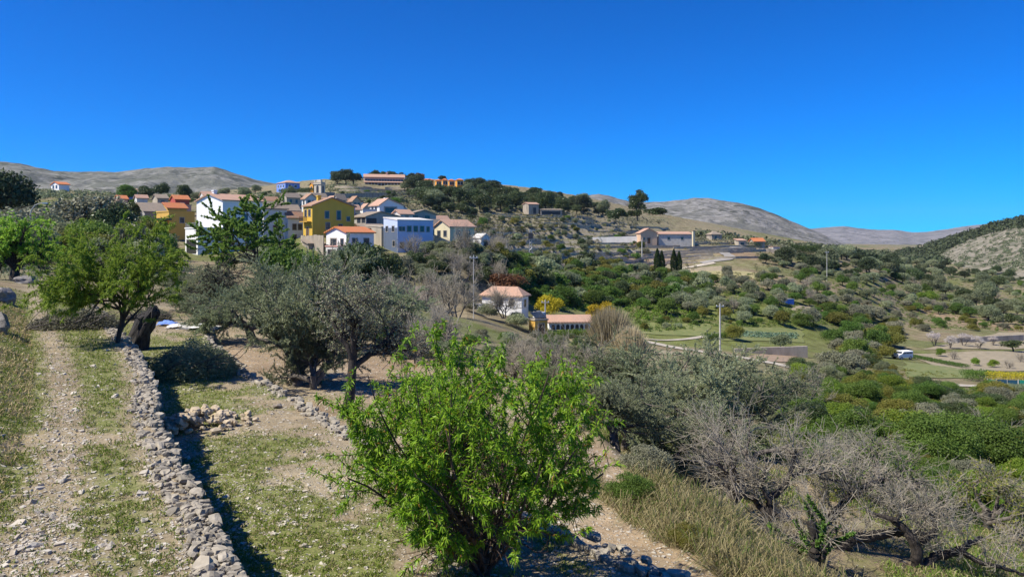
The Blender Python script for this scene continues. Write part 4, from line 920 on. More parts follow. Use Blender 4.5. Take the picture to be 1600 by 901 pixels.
house('pale violet shaded house with tiled roof half hidden behind the ash tree', 175, 418, 432, 462, 378, 333, 35, 'white2', 'gx', 'tile_g', 1.2, F=[(.4, .5, .9, 1.2), (.75, .5, .9, 1.2)])
H, W, D, h = house('yellow house with balcony, sunlit front and five windows in its shaded gable', 160, 467, 488, 544, 372, 326, 40, 'yellow', 'gy', 'tile', 1.7, F=[(.34, .62, .9, 1.5), (.36, .28, .9, 1.4), (.62, .58, .9, 1.9), (.66, .30, .9, .9), (.85, .55, .7, .9)], L=[(.3, .68, 1, 1.4), (.72, .68, 1, 1.4)], doorL=[(.5, 1.2, 2.2)], ridge=.45, chim=(.3, .7, .7))
extra(H, 'balcony', 'ochre', lambda m: m.box(-1.0, -.01, D*.1, D*.95, h*.5, h*.5+.15)); extra(H, 'balcony_rail', 'shutter', lambda m: [m.box(-1.0, -.95, D*.1+D*.85*i/14, D*.1+D*.85*i/14+.05, h*.5+.15, h*.5+1.1) for i in range(15)]+[m.box(-1.02, -.93, D*.1, D*.95, h*.5+1.1, h*.5+1.17)])
house('brown house with a bare purple brown side wall rising behind the yellow house', 172, 497, 508, 548, 372, 326, 40, 'violet', 'gy', 'tile_g', 1.6, ridge=.35)
H, W, D, h = house('white house with a bright orange tiled roof and a balcony over a garage', 148, 501, 541, 577, 392, 366, 48, 'white', 'gx', 'tile_o', 1.0, L=[(.62, .3, 1.9, 1.3), (.2, .3, 1.0, 1.3)], F=[(.3, .35, 1.2, 1.2), (.72, .35, 1.2, 1.2)])
H, W, D, h = house('white garage block under the orange roofed house', 146, 503, 528, 560, 412, 388, 45, 'white2', 'flat', 'pink'); extra(H, 'garage_door', 'dark', lambda m: m.box(-.03, .1, D*.25, D*.85, h*.35, h*.85))
house('windowless tan shed with a sloping roof below the white garage', 143, 506, 512, 552, 424, 396, 35, 'tan', 'shy', 'tan', -1.0, o=.1)
H, W, D, h = house('white house high on the village edge with a sloping roof and one wide window', 195, 573, 593, 627, 338, 322, 38, 'white', 'gy', 'tile_p', 1.6, F=[(.45, .35, 3.2, 1.3)], L=[(.35, .3, .9, 1.6), (.7, .3, .9, 1.6)], ridge=.35, chim=(.5, .6, .5))
house('plain white extension on the right of the high white house', 200, 612, 618, 634, 342, 328, 38, 'white', 'shy', 'white2', 1.0, o=.1)
H, W, D, h = house('grey rendered house with an open roof terrace and two small windows', 170, 545, 572, 622, 364, 341, 42, 'grey', 'gy', 'tile_g', 1.1, F=[(.62, .55, 1, 1.2)], L=[(.2, .62, 1.8, 1.2), (.5, .62, 1.8, 1.2)], doorL=[(.75, 1.4, 2.1)], ridge=.4)
extra(H, 'terrace_opening', 'dark', lambda m: m.box(W*.02, W*.28, -.03, .2, h*.62, h*.92))
H, W, D, h = house('long blue white warehouse with two rows of small windows on its shaded wall', 152, 593, 621, 673, 395, 349, 36, 'blueshade', 'shx', 'white2', .6, F=[(.08, .68, .6, .8), (.16, .68, .6, .8), (.32, .66, .9, 1.1), (.5, .66, .9, 1.1), (.68, .66, .9, 1.1), (.85, .66, .6, 1), (.12, .15, .8, 1.1), (.34, .15, .8, 1.1)], L=[(.3, .66, 1, 1.1), (.75, .66, 1, 1.1), (.25, .2, 1, 1.1)], o=.1)
extra(H, 'side_shade', 'slateshade', lambda m: m.box(-.02, .05, .06, D-.06, -2, h*.78))  # thin dark sheet paints shade over the left wall, lit strip left above
house('low tan wing with a blank end wall left of the blue white warehouse', 158, 562, 596, 612, 385, 358, 45, 'tan', 'shx', 'tan', .4, o=.1)
house('grey house with two square windows above the warehouse roof', 182, 628, 640, 679, 356, 337, 32, 'grey', 'gy', 'tile_g', 1.0, F=[(.22, .55, 1.3, 1.2), (.66, .55, 1.3, 1.2)], ridge=.55)
house('small white house squeezed between the warehouse and the grey house', 176, 610, 626, 643, 352, 336, 42, 'white2', 'gx', 'tile_p', .9, F=[(.5, .4, .9, 1.1)])
H, W, D, h = house('cream and green house with sunlit cream side and tiled roof at the village edge', 158, 676, 703, 739, 388, 357, 44, 'cream', 'gx', 'tile_p', 1.3, L=[(.3, .55, 1, 1.2), (.7, .55, 1, 1.2)], F=[(.35, .55, 1, 1.2), (.75, .55, 1, 1.2)])
extra(H, 'green_front', 'green', lambda m: m.box(.05, W-.05, -.015, .05, -1, h*.52))
house('small white house with a blue shaded gable below the cream house', 150, 738, 752, 765, 394, 374, 40, 'white', 'gy', 'white2', .7, F=[(.5, .45, .8, 1.1)], o=.15)
H, W, D, h = house('orange house with a dark canopy over its balcony, left of the tall white house', 175, 232, 264, 291, 375, 335, 50, 'ochre', 'flat', 'ochre', F=[(.5, .62, 1, 1.2)])
extra(H, 'canopy', 'dark', lambda m: m.box(-1.6, .5, -.3, D*.9, h*.70, h*.78)); extra(H, 'balcony', 'orange', lambda m: m.box(-1.5, -.02, -.2, D*.95, h*.28, h*.46)); extra(H, 'balcony_opening', 'dark', lambda m: m.box(-.03, .2, D*.1, D*.85, h*.48, h*.69))
house('tiled roof house behind the orange house', 190, 240, 262, 282, 350, 327, 50, 'ochre', 'gx', 'tile_o', 1.2)
house('ruined grey house with a rough gable wall and brown roof edge', 180, 192, 226, 248, 356, 332, 45, 'grey', 'gx', 'tile_g', 1.9, o=.5)
house('blue violet house on the slope behind the ruined grey house', 265, 181, 194, 209, 314, 300, 40, 'blue', 'gx', 'tile_p', 1.0, F=[(.5, .4, 1.2, 1.2)])
house('red and pink house beside the ruined house', 240, 172, 186, 195, 326, 312, 45, 'pink', 'gx', 'tile_o', 1.0, L=[(.5, .4, 1.4, 1.2)])
house('tan house among the roofs behind the ruined house', 250, 230, 246, 258, 325, 311, 42, 'tan', 'gx', 'tile_g', 1.2, F=[(.5, .4, 1.2, 1.2)])
house('red house among the village roofs left of the tall white house', 235, 258, 274, 290, 330, 313, 42, 'red', 'gx', 'tile_o', 1.2, F=[(.5, .4, 1.2, 1.2)])
house('pink house in front of the red house', 215, 266, 282, 294, 336, 322, 45, 'pink', 'flat', 'tile_p', L=[(.5, .4, 1.4, 1.2)])
house('long white house with a red roof high on the left hillside', 300, 71, 92, 101, 298, 288, 55, 'white', 'gx', 'tile_o', 1.0, L=[(.3, .4, 1.2, 1.2), (.7, .4, 1.2, 1.2)])
house('white cottage at the left edge of the village slope', 240, 205, 214, 226, 318, 310, 40, 'white2', 'gx', 'tile_p', .9)
# roofs of the old village behind, below the church
cl = [(468, 478, 492, 325, 312, 'white2', 'tile', 'small white house with a brown roof directly below the church tower'), (484, 494, 508, 322, 311, 'tan', 'tile_g', 'tan house right below the church nave'),
      (505, 516, 530, 328, 315, 'white2', 'tile_p', 'white house with a pale roof behind the ridge of the yellow house'), (525, 536, 548, 332, 319, 'white', 'tile', 'white house with a red brown roof between the yellow and grey houses'),
      (545, 556, 570, 334, 322, 'white2', 'tile_g', 'white house with a grey roof left of the high white house'), (436, 448, 464, 322, 310, 'tan', 'tile_g', 'tan house right of the ash tree crown below the stone terrace'),
      (455, 464, 476, 330, 318, 'white2', 'tile', 'white house left of the yellow house roof'), (548, 560, 576, 343, 333, 'white', 'tile_p', 'white house just above the open roof terrace'),
      (372, 384, 400, 322, 310, 'tan', 'tile', 'tan house hidden behind the crown of the ash tree'), (306, 318, 334, 318, 305, 'white2', 'tile_p', 'white house with pale roof peeping over the tall white house')]
cl += [(543, 551, 562, 328, 316, 'tan', 'tile', 'tan house behind the white houses left of the high white house'), (520, 528, 538, 325, 313, 'white2', 'tile_g', 'white house with a grey roof just under the stone wall'), (560, 568, 580, 338, 327, 'tan', 'tile_p', 'tan house touching the left side of the high white house'),
       (500, 508, 519, 336, 324, 'tan', 'tile', 'tan house directly behind the ridge of the yellow house'), (530, 540, 552, 345, 333, 'white', 'tile_g', 'white house with a grey roof right of the yellow house'), (408, 418, 432, 330, 316, 'white2', 'tile', 'white house with a brown roof behind the ash tree'), (452, 460, 470, 343, 330, 'tan', 'tile_g', 'tan house pressed against the left of the yellow house')]
for i, (a, b_, c, bs, ev, wl, rm, lab) in enumerate(cl):
    house(lab, 225+i % 10*6, a, b_, c, bs+8, ev, 38+i % 3*6, wl, 'gx' if i % 2 else 'gy', rm, 1.3, F=[(.3, .6, .9, 1.2), (.72, .6, .9, 1.2)], L=[(.5, .6, .9, 1.2)])
house('tall narrow white house filling the gap between the violet house and the yellow house', 168, 438, 450, 470, 388, 344, 42, 'white', 'gx', 'tile', 1.1, F=[(.4, .6, .9, 1.3), (.4, .25, .9, 1.3), (.75, .6, .9, 1.3)], L=[(.5, .6, .9, 1.3)])
house('tan house stacked between the orange roofed house and the grey terrace house', 160, 556, 571, 603, 388, 360, 42, 'tan', 'shx', 'tile_g', .8, F=[(.5, .5, .9, 1.1)], L=[(.5, .5, .9, 1.1)])
house('grey white house wedged between the warehouse and the cream house', 168, 660, 668, 690, 384, 354, 40, 'white2', 'gx', 'tile_g', 1.0, F=[(.4, .5, .9, 1.2)], L=[(.5, .5, .9, 1.2)])
house('small stone house under the sunlit front of the yellow house', 152, 468, 482, 503, 402, 383, 42, 'stone_b', 'shx', 'tile_g', .7, F=[(.5, .4, .8, 1)], L=[(.5, .4, .8, 1)])
house('white house with a terrace above the grey terrace house', 186, 556, 567, 585, 352, 330, 42, 'white', 'flat', 'white2', F=[(.5, .45, 1, 1.3)], L=[(.5, .45, 1, 1.3)])
house('cream house just behind the right slope of the yellow gable', 182, 534, 545, 560, 358, 330, 42, 'cream', 'gx', 'tile_p', 1.0, F=[(.5, .55, .9, 1.2)], L=[(.5, .55, .9, 1.2)])
house('white house with a pale roof above the cream and green house', 190, 668, 678, 700, 362, 345, 40, 'white2', 'gx', 'tile_p', .9, F=[(.5, .45, .9, 1.1)])
# church
H, W, D, h = house('square stone church tower with an arched belfry opening', 300, 489, 501.5, 506, 325, 285, 62, 'tower_stone', 'flat', 'tower_stone', cat='church tower', name='church_tower')
def arch(m, x0, x1, z0, z1, y0, y1):
    r = (x1-x0)/2; pr = [(x0, z0), (x1, z0)]+[((x0+x1)/2+r*cos(a), z1-r+r*sin(a)) for a in np.linspace(0, pi, 9)]; m.prism(pr, y0, y1, 'y')
extra(H, 'belfry_opening', 'dark', lambda m: arch(m, W*.32, W*.68, h*.60, h*.88, -.03, .2)); 
def archL(m): 
    r = D*.17; pr = [(D*.33, h*.60), (D*.67, h*.60)]+[(D*.5+r*cos(a), h*.88-r+r*sin(a)) for a in np.linspace(0, pi, 9)]; m.prism(pr, -.03, .2, 'x')
extra(H, 'belfry_opening', 'dark', archL); extra(H, 'cornice', 'tower_stone', lambda m: [m.box(-.25, W+.25, -.25, D+.25, h*.52, h*.555), m.box(-.3, W+.3, -.3, D+.3, h*.93, h*.965)])
extra(H, 'belfry_cap', 'tower_stone', lambda m: [m.box(W*.25, W*.75, D*.25, D*.75, h+.25, h+1.2)]+[m.box(W*a-.2, W*a+.2, D*b-.2, D*b+.2, h+.25, h+1.0) for a in (.06, .94) for b in (.06, .94)])
house('stone church nave with a tiled roof beside the tower', 302, 506, 507, 521, 325, 306, 18, 'stone_b', 'gx', 'tile_g', 1.2, cat='church', name='church_nave')
# houses on the crest
H, W, D, h = house('bright blue villa with a tiled roof on the ridge left of the church', 420, 425, 446, 464, 300, 285, 42, 'blue', 'hip', 'tile_p', 1.6, F=[(.3, .5, 1.5, 1.5), (.7, .5, 1.5, 1.5)], L=[(.2, .5, 1.4, 1.5), (.5, .5, 1.4, 1.5), (.8, .5, 1.4, 1.5), (.35, .1, 1.4, 1.8)], fm='white')
house('small orange house half hidden behind the church tower', 400, 482, 489, 494, 300, 288, 42, 'orange', 'gx', 'tile', 1.0, L=[(.5, .4, 1.3, 1.3)])
H, W, D, h = house('long pinkish two storey hotel with tiled eaves on the hilltop', 490, 566, 570, 629, 292, 276, 12, 'pink', 'gx', 'tile_p', 1.8, F=[(i/14+.03, .55, 1.4, 1.3) for i in range(14)], o=.9, cat='hotel', name='hotel')
extra(H, 'eave', 'tile_p', lambda m: m.prism([(-2.2, h*.42), (-.02, h*.55), (-.02, h*.60), (-2.2, h*.47)], -.8, W*1.0, 'x')); extra(H, 'gallery_column', 'white2', lambda m: [m.box(W*i/12-.15, W*i/12+.15, -2.0, -1.7, 0, h*.44) for i in range(13)]); extra(H, 'gallery', 'dark', lambda m: m.box(.3, W-.3, -.03, .1, .6, h*.36))
extra(H, 'tower', 'pink', lambda m: m.box(W*.55, W*.6, D*.4, D*.8, h, h+3.4))
for i, (a, b_, c, lab) in enumerate([(659, 662, 677, 'leftmost orange house of the row on the ridge'), (679, 682, 689, 'narrow orange house, second from the left on the ridge'), (690, 692, 699, 'orange house in the middle of the ridge row'), (700, 702, 710, 'orange house, fourth from the left on the ridge'), (711, 714, 724, 'orange house at the right end of the ridge row')]):
    house(lab, 500-i*4, a, b_, c, 291+i % 2+(i > 3), 281+i % 2, 20, 'orange', 'hip', 'tile_o', 1.0, F=[(.28, .3, 1.4, 1.9), (.72, .3, 1.4, 1.9)], fm='white2')
# outlying buildings
H, W, D, h = house('old stone farmhouse with a dark doorway on the terraced slope', 360, 817, 826, 842, 335, 319, 30, 'stone_b', 'gx', 'tile_p', .8); extra(H, 'doorway', 'dark', lambda m: m.box(W*.45, W*.75, -.03, .2, h*.05, h*.68))
H, W, D, h = house('low shed with an open dark front beside the stone farmhouse', 362, 842, 845, 879, 336, 328, 12, 'stone_b', 'shx', 'tile_g', .5); extra(H, 'open_front', 'dark', lambda m: m.box(W*.04, W*.9, -.03, .2, .1, h*.75))
H, W, D, h = house('peach chapel like house with a pale tiled gable roof', 285, 997, 1001, 1028, 381, 364, 14, 'peach', 'gy', 'tile_p', 1.6, doorF=[(.5, 1.3, 2.2)], F=[(.2, .35, .7, .9)])
house('long low building with a pale flat roof attached to the peach house', 288, 1027, 1029, 1083, 383, 366, 6, 'concrete', 'shx', 'tile_p', .8, F=[(.3, .5, 1, 1), (.7, .5, 1, 1)])
H, W, D, h = house('slender pale pillar at the end of the long low building', 286, 1082, 1083, 1086, 381, 361, 20, 'cream', 'flat', 'tile', cat='pillar', name='gate_pillar')
house('grey stone house right of the long low building', 320, 1108, 1112, 1129, 377, 366, 14, 'stone_b', 'hip', 'tile_g', 1.4, F=[(.4, .4, 1, 1)])
house('low shed with a pale roof at the top of the winding road', 300, 1151, 1154, 1167, 386, 376, 14, 'tan', 'shx', 'tile_p', .6, F=[(.5, .3, 1.6, 1)])
house('small house with an orange roof behind a dark hedge by the winding road', 300, 1175, 1178, 1196, 386, 377, 12, 'tan', 'gx', 'tile_o', 1.1, F=[(.5, .3, 1, 1)])
house('pale gate house with white walls right of the orange roofed house', 305, 1205, 1208, 1219, 394, 386, 14, 'white2', 'flat', 'tile_p')
H, W, D, h = house('white country house with an orange hip roof behind a bare fig tree', 128, 752, 815, 826, 492, 462, 66, 'white', 'hip', 'tile_p', 1.4, L=[(.25, .45, .9, 1.2), (.55, .45, .9, 1.2)], F=[(.5, .4, .8, 1.2)], o=.4)
house('grey roofed ruined cottage with a white end wall among bare trees', 115, 641, 652, 684, 486, 468, 22, 'white2', 'gx', 'tile_g', 1.7, o=.3)
x, y = wxy(720, 126)
m = MB(); m.box(0, 5.2, 0, .3, -3, .75); wl = m.build('garden_wall', M['white'], None, (x, y, (HY-482)/FPX*126), radians(-4)); tag(wl, 'white garden wall running left from the white country house', 'wall')
cpm = MB(); cpm.box(-.08, 5.28, -.06, .36, .753, .85); cpm.build('coping', M['white2'], wl)
H, W, D, h = house('small tan pump house with a solar panel on its roof', 118, 827, 836, 856, 524, 501, 26, 'ochre', 'flat', 'tan', doorF=[(.5, .9, 1.7)], cat='shed', name='shed')
sp_ = extra(H, 'solar_panel', 'glass', lambda m: m.prism([(.1, h+.35), (D-.1, h+1.1), (D-.1, h+1.18), (.1, h+.43)], .1, W-.1, 'x')); extra(H, 'panel_frame', 'metal', lambda m: [m.box(W*a-.03, W*a+.03, .1, D-.1, h+.25, h+.36) for a in (.2, .5, .8)])
H, W, D, h = house('long low white outbuilding with a row of dark arches and a tiled roof', 124, 855, 858, 923, 517, 503, 5, 'white', 'gx', 'tile_p', .75, cat='outbuilding', name='outbuilding', o=.4)
for i in range(8): extra(H, 'arch', 'dark', lambda m: arch(m, W*(.06+.115*i), W*(.06+.115*i)+W*.082, .05, h*.72, -.03, .2))
x, y = wxy(842, 122); m = MB(); m.tube([(0, 0, -2), (0, 0, 1.0), (0, 0, 1.05)], [.95, .95, .85], 20); t_ = m.build('water_tank', M['white'], None, (x, y, (HY-497)/FPX*122)); tag(t_, 'round white water tank beside the tan pump house', 'water tank')
m = MB(); m.tube([(0, 0, 1.05), (0, 0, 1.18), (0, 0, 1.2)], [.3, .3, .05], 14); m.build('lid', M['metal'], t_)
def terrace_walls(poly, n, seed):
    rng = rnd(seed); pg = np.array(poly, float); k = 0; tries = 0
    while k < n and tries < 4000:
        tries += 1; q = rng.uniform(pg.min(0), pg.max(0)); ins = False
        for (x1, y1), (x2, y2) in zip(pg, np.roll(pg, -1, 0)):
            if (y1 > q[1]) != (y2 > q[1]) and q[0] < (x2-x1)*(q[1]-y1)/(y2-y1+1e-9)+x1: ins = not ins
        if not ins: continue
        p = at(*q)[:2]; P = [p]; zf = lambda v: float(far_z(800+FPX*v[0]/v[1], v[1])); L = rng.integers(16, 46); sg = None
        for _ in range(L):
            g = np.array([zf(p+[4, 0])-zf(p-[4, 0]), zf(p+[0, 4])-zf(p-[0, 4])]); g /= np.linalg.norm(g)+1e-6
            t = np.array([g[1], -g[0]]); t = t if t[0] > 0 else -t; p = p+t*1.5+rng.normal(0, .05, 2); P.append(p)
        P = np.array(P); h = rng.uniform(.55, 1.05); zz = ter(P[:, 0], P[:, 1]); zz = np.convolve(np.pad(zz, 2, 'edge'), np.ones(5)/5, 'valid'); rr = h*rng.uniform(.85, 1.08, len(P))
        m = MB(); V = []
        for a, (pp, z, r) in enumerate(zip(P, zz, rr)): V += [(pp[0], pp[1], z-1.5), (pp[0], pp[1]+.6, z-1.5), (pp[0], pp[1]+.6, z+r), (pp[0], pp[1], z+r)]
        F = [(0, 1, 2, 3)]+[(4*a+b, 4*a+4+b, 4*a+4+(b+1) % 4, 4*a+(b+1) % 4) for a in range(len(P)-1) for b in range(4)]+[tuple(4*len(P)-1-b for b in range(4))]
        m.add(V, F); tag(m.build('terrace_wall', M['drystone']), 'pale dry stone terrace wall among the bushes of the hillside', 'stone wall', 'terrace walls on the hillside'); k += 1
terrace_walls([(600, 310), (760, 330), (960, 345), (1110, 385), (1090, 410), (980, 420), (790, 410), (740, 380), (640, 340)], 52, 701)
terrace_walls([(510, 292), (640, 290), (640, 306), (520, 310)], 14, 702)
# rock outcrop below the yellow house, retaining walls
def block_wall(label, px0, py0, px1, py1, d0, d1, h, mat='stone_b', th=.6):
    a = np.array([(px0-800)/FPX*d0, d0, (HY-py0)/FPX*d0]); b = np.array([(px1-800)/FPX*d1, d1, (HY-py1)/FPX*d1]); L = np.linalg.norm(b-a); n = max(2, int(L/1.2)); m = MB(); rng = rnd(int(px0*7+py0))
    dr = (b-a)/L
    for i in range(n):
        p = a+(b-a)*i/n; q = a+(b-a)*(i+1)/n; hh = h*rng.uniform(.97, 1.03)
        m.add([(p[0], p[1], p[2]-3), (q[0], q[1], q[2]-3), (q[0], q[1]+th, q[2]-3), (p[0], p[1]+th, p[2]-3), (p[0], p[1], p[2]+hh), (q[0], q[1], q[2]+hh), (q[0], q[1]+th, q[2]+hh), (p[0], p[1]+th, p[2]+hh)],
              [(0, 3, 2, 1), (4, 5, 6, 7), (0, 1, 5, 4), (1, 2, 6, 5), (2, 3, 7, 6), (3, 0, 4, 7)])
    return tag(m.build('retaining_wall', M[mat]), label, 'stone wall')
block_wall('stone retaining wall holding up the yard under the yellow house', 470, 402, 505, 402, 156, 150, 4.4)
block_wall('long stone terrace wall on the slope left of the church tower', 440, 308, 492, 307, 345, 335, 1.8)
block_wall('stone wall on the slope right of the church below the hilltop hotel', 512, 306, 600, 304, 350, 372, .9)
block_wall('white terrace wall left of the peach house', 908, 376, 998, 374, 292, 288, 1.2, 'white2')
block_wall('pale stone wall beneath the vegetable garden by the track', 1148, 556, 1262, 552, 124, 126, 1.2)
block_wall('long pale stone wall in the orchard on the right', 1480, 534, 1600, 528, 178, 186, .8)
block_wall('pale roadside wall right of the winding road', 1160, 392, 1235, 396, 292, 288, 1.4)

# ------------------------------------------------------------------ tracks and fields
def ribbon(name, pts, width, mat, off=.12, kind='structure'):
    p = np.array(pts, float); x, y, z, ok = hit(p[:, 0], p[:, 1]); P = np.stack([x, y], 1)
    s = np.concatenate([[0], np.cumsum(np.linalg.norm(np.diff(P, axis=0), axis=1))]); t = np.arange(0, s[-1], .8)
    Q = np.stack([np.interp(t, s, P[:, 0]), np.interp(t, s, P[:, 1])], 1)
    for _ in range(6): Q[1:-1] = (Q[:-2]+2*Q[1:-1]+Q[2:])/4
    T = nrm(np.gradient(Q, axis=0)); Nn = np.stack([-T[:, 1], T[:, 0]], 1); u = np.linspace(-.5, .5, 5)
    W = width*(1+.25*(fbm(t/4, t*0, 5)-.5)); V = Q[:, None]+Nn[:, None]*(u[None, :, None]*W[:, None, None])
    zc = ter(Q[:, 0], Q[:, 1]); zz = np.maximum(ter(V[..., 0], V[..., 1]), zc[:, None]-.25)+off
    for _ in range(4): zz[1:-1] = (zz[:-2]+zz[1:-1]*2+zz[2:])/4
    V = np.concatenate([V, zz[..., None]], -1); n = len(t); ix = np.arange(n*5).reshape(n, 5)
    F = np.stack([ix[:-1, :-1], ix[:-1, 1:], ix[1:, 1:], ix[1:, :-1]], -1).reshape(-1, 4)
    return tag(ob(name, me_np(name, V, F, True), M[mat]), kind=kind)
ribbon('track', [(988, 528), (1020, 537), (1060, 545), (1110, 552), (1160, 559), (1200, 567), (1235, 574), (1262, 582)], 2.6, 'track')
ribbon('track', [(1000, 529), (1035, 533), (1075, 531), (1130, 522)], 1.2, 'track')
ribbon('road', [(1436, 600), (1480, 602), (1540, 605), (1620, 609)], 2.2, 'track')
ribbon('road', [(1096, 412), (1118, 409), (1135, 406), (1142, 402), (1134, 398), (1130, 395), (1140, 391), (1155, 387), (1170, 383)], 3.6, 'asphalt', .25)
ribbon('path', [(1000, 420), (1035, 424), (1075, 419), (1120, 411)], 2.2, 'track', .2)
def fieldmat(name, c1, c2, rows_=None, ang=0.):
    m, t, b = newmat(name); pos = N(t, 'NewGeometry').outputs['Position']
    n = noise(t, .8, 6, pos, .65); c = mixc(t, mr(t, n, .35, .65), c1, c2)
    t.links.new(c, b.inputs['Base Color']); b.inputs['Roughness'].default_value = 1; bump(t, b, n, .8, .1); return m
FM = dict(soil=fieldmat('pale_soil', (.33, .275, .185), (.23, .195, .125)), red=fieldmat('reddish_soil', (.33, .235, .16), (.25, .18, .12)), grass=fieldmat('meadow', (.11, .15, .035), (.21, .21, .075)), dry=fieldmat('dry_meadow', (.36, .30, .16), (.24, .24, .09)))
def field(q, mat, off=.10, name='field', seed=0):
    p = np.array(q, float); x, y, z, ok = hit(p[:, 0], p[:, 1]); P = np.stack([x, y], 1); g = np.linspace(0, 1, 26); U, Vv = np.meshgrid(g, g)
    X = (P[0]*(1-U[..., None])*(1-Vv[..., None])+P[1]*U[..., None]*(1-Vv[..., None])+P[2]*U[..., None]*Vv[..., None]+P[3]*(1-U[..., None])*Vv[..., None])
    X = X+(np.stack([fbm(U*5+seed, Vv*5, 15), fbm(U*5, Vv*5+seed, 16)], -1)-.5)*1.5
    V = np.concatenate([X, (ter(X[..., 0], X[..., 1])+off)[..., None]], -1); ix = np.arange(676).reshape(26, 26)
    F = np.stack([ix[:-1, :-1], ix[:-1, 1:], ix[1:, 1:], ix[1:, :-1]], -1).reshape(-1, 4)
    return tag(ob(name, me_np(name, V, F, True), FM[mat]), kind='structure')
field([(1475, 578), (1640, 578), (1640, 546), (1420, 553)], 'soil', seed=1)
field([(1440, 547), (1640, 543), (1640, 520), (1560, 520)], 'soil', seed=2)
field([(1172, 564), (1240, 566), (1245, 556), (1178, 554)], 'red', seed=3)
field([(1020, 553), (1110, 560), (1115, 556), (1030, 548)], 'soil', seed=4)
field([(1000, 522), (1100, 527), (1110, 508), (1010, 505)], 'grass', seed=5)
field([(1130, 533), (1255, 536), (1255, 514), (1140, 512)], 'grass', seed=6)
field([(1235, 487), (1290, 488), (1285, 478), (1245, 478)], 'soil', seed=7)
field([(1420, 590), (1540, 592), (1500, 574), (1410, 566)], 'grass', seed=8)
field([(985, 422), (1130, 424), (1125, 416), (1000, 414)], 'soil', seed=9)
field([(1070, 435), (1190, 438), (1190, 428), (1075, 426)], 'dry', seed=10)
field([(940, 412), (1060, 412), (1060, 400), (950, 402)], 'red', seed=11)
rng = rnd(401)                                            # cabbages in rows
for px, py, lab in [(0, 0, None)]:
    P = []
    for r_ in range(6):
        a = at(1155, 520+r_*1.6); b = at(1245, 522+r_*1.6)
        for u in np.arange(0, 1, .045):
            p = a+(b-a)*u+rng.normal(0, .12, 3)*[1, 1, 0]; P.append((p[0], p[1], float(ter(p[0], p[1]))))
    P = np.array(P); k = 16; Q = np.repeat(P, k, 0); q = nrm(rng.normal(0, 1, Q.shape)); q[:, 2] = np.abs(q[:, 2])
    V, F = leaf_quads(Q+q*.12, q, rng.normal(0, 1, Q.shape), np.full(len(Q), .34), np.full(len(Q), .3))
    tag(ob('cabbages', me_np('cabbages', V, F), M['l_cab']), 'rows of blue green cabbages in the vegetable garden above the track', 'cabbages', kind='stuff')
def hedge(label, px0, py0, px1, py1, h, wd, lm, seed, n=5000, lf=.16, name='hedge'):
    a = at(px0, py0); b = at(px1, py1); rng = rnd(seed); u = rng.uniform(0, 1, n); v = rng.uniform(-1, 1, n); ww = rng.uniform(0, 1, n)**.5
    d = nrm((b-a)[None, :2])[0]; x = a[0]+(b[0]-a[0])*u-d[1]*v*wd/2; y = a[1]+(b[1]-a[1])*u+d[0]*v*wd/2
    z = ter(x, y)+ww*h*(.8+.4*fbm(u*12, v, seed))
    V, F = leaf_quads(np.stack([x, y, z], 1), rng.normal(0, 1, (n, 3)), rng.normal(0, 1, (n, 3)), rng.uniform(.6, 1.3, n)*lf, np.full(n, lf*.6))
    return tag(ob(name, me_np(name, V, F), M[lm]), label, 'hedge')
hedge('clipped dark hedge beside the concrete pole', 1100, 531, 1150, 527, .9, 1.2, 'l_green', 411)
hedge('dark hedge in front of the orange roofed house by the winding road', 1168, 388, 1200, 388, 2.2, 2, 'l_carob', 412)
hedge('tall dark clipped hedge right of the winding road', 1239, 399, 1279, 399, 4.0, 2.5, 'l_cyp', 413, 6000, .3)
hedge('yellow flowering hedge at the right edge above the green netting', 1548, 600, 1625, 601, 1.7, 2, 'l_yellow', 414, 4500, .14)
hedge('dark green hedge at the corner left of the yellow hedge', 1508, 595, 1548, 594, 1.5, 2, 'l_green', 415, 3000)
hedge('dark row of beans growing across the orchard', 1420, 558, 1510, 576, .7, 1.8, 'l_green', 416, 6000, .15)
hedge('small clipped hedge, left one on the white terrace wall', 904, 380, 924, 380, 1.6, 1.6, 'l_carob', 417, 2500)
hedge('small clipped hedge, right one on the white terrace wall', 937, 379, 951, 379, 1.6, 1.6, 'l_carob', 418, 2000)
hedge('dark hedge under the blue villa left of the church tower', 438, 304, 488, 304, 2.6, 3, 'l_carob', 419, 6000, .35)
hedge('straight bank of green bushes below the tan pump house and outbuilding', 858, 530, 925, 528, 1.1, 2.4, 'l_green', 420, 7000, .16)
M['net'] = plain('green_netting', (.02, .30, .20), .7, .25, 2)
M['net2'] = plain('blue_netting', (.02, .10, .16), .7, .25, 2)
def fence(px0, px1, py, mat, label):
    a = at(px0, py); b = at(px1, py+2); n = max(2, int(np.linalg.norm(b-a)/1.5)); T = thing('netting_fence', label, 'fence', a)
    L = b-a; m = MB(); 
    for i in range(n):
        p = L*i/n; q = L*(i+1)/n; m.box(0, 1, -.015, .015, .15, 1.15, lambda v, p=p, q=q: (p[0]+(q[0]-p[0])*v[0], p[1]+(q[1]-p[1])*v[0]+v[1], p[2]+(q[2]-p[2])*v[0]+v[2]))
    m.build('netting', M[mat], T)
    for i in range(n+1): p = L*i/n; m = MB(); m.tube([(p[0], p[1]-.06, p[2]-.3), (p[0], p[1]-.06, p[2]+1.25)], [.03, .03], 6); m.build('post', M['pole'], T)
fence(1543, 1556, 606, 'net', 'short green netting fence left of the dark netting at the right edge')
fence(1557, 1590, 606, 'net2', 'dark blue netting fence in the middle of the roadside at the right edge')
fence(1591, 1625, 607, 'net', 'green netting fence running out of the frame at the right edge')

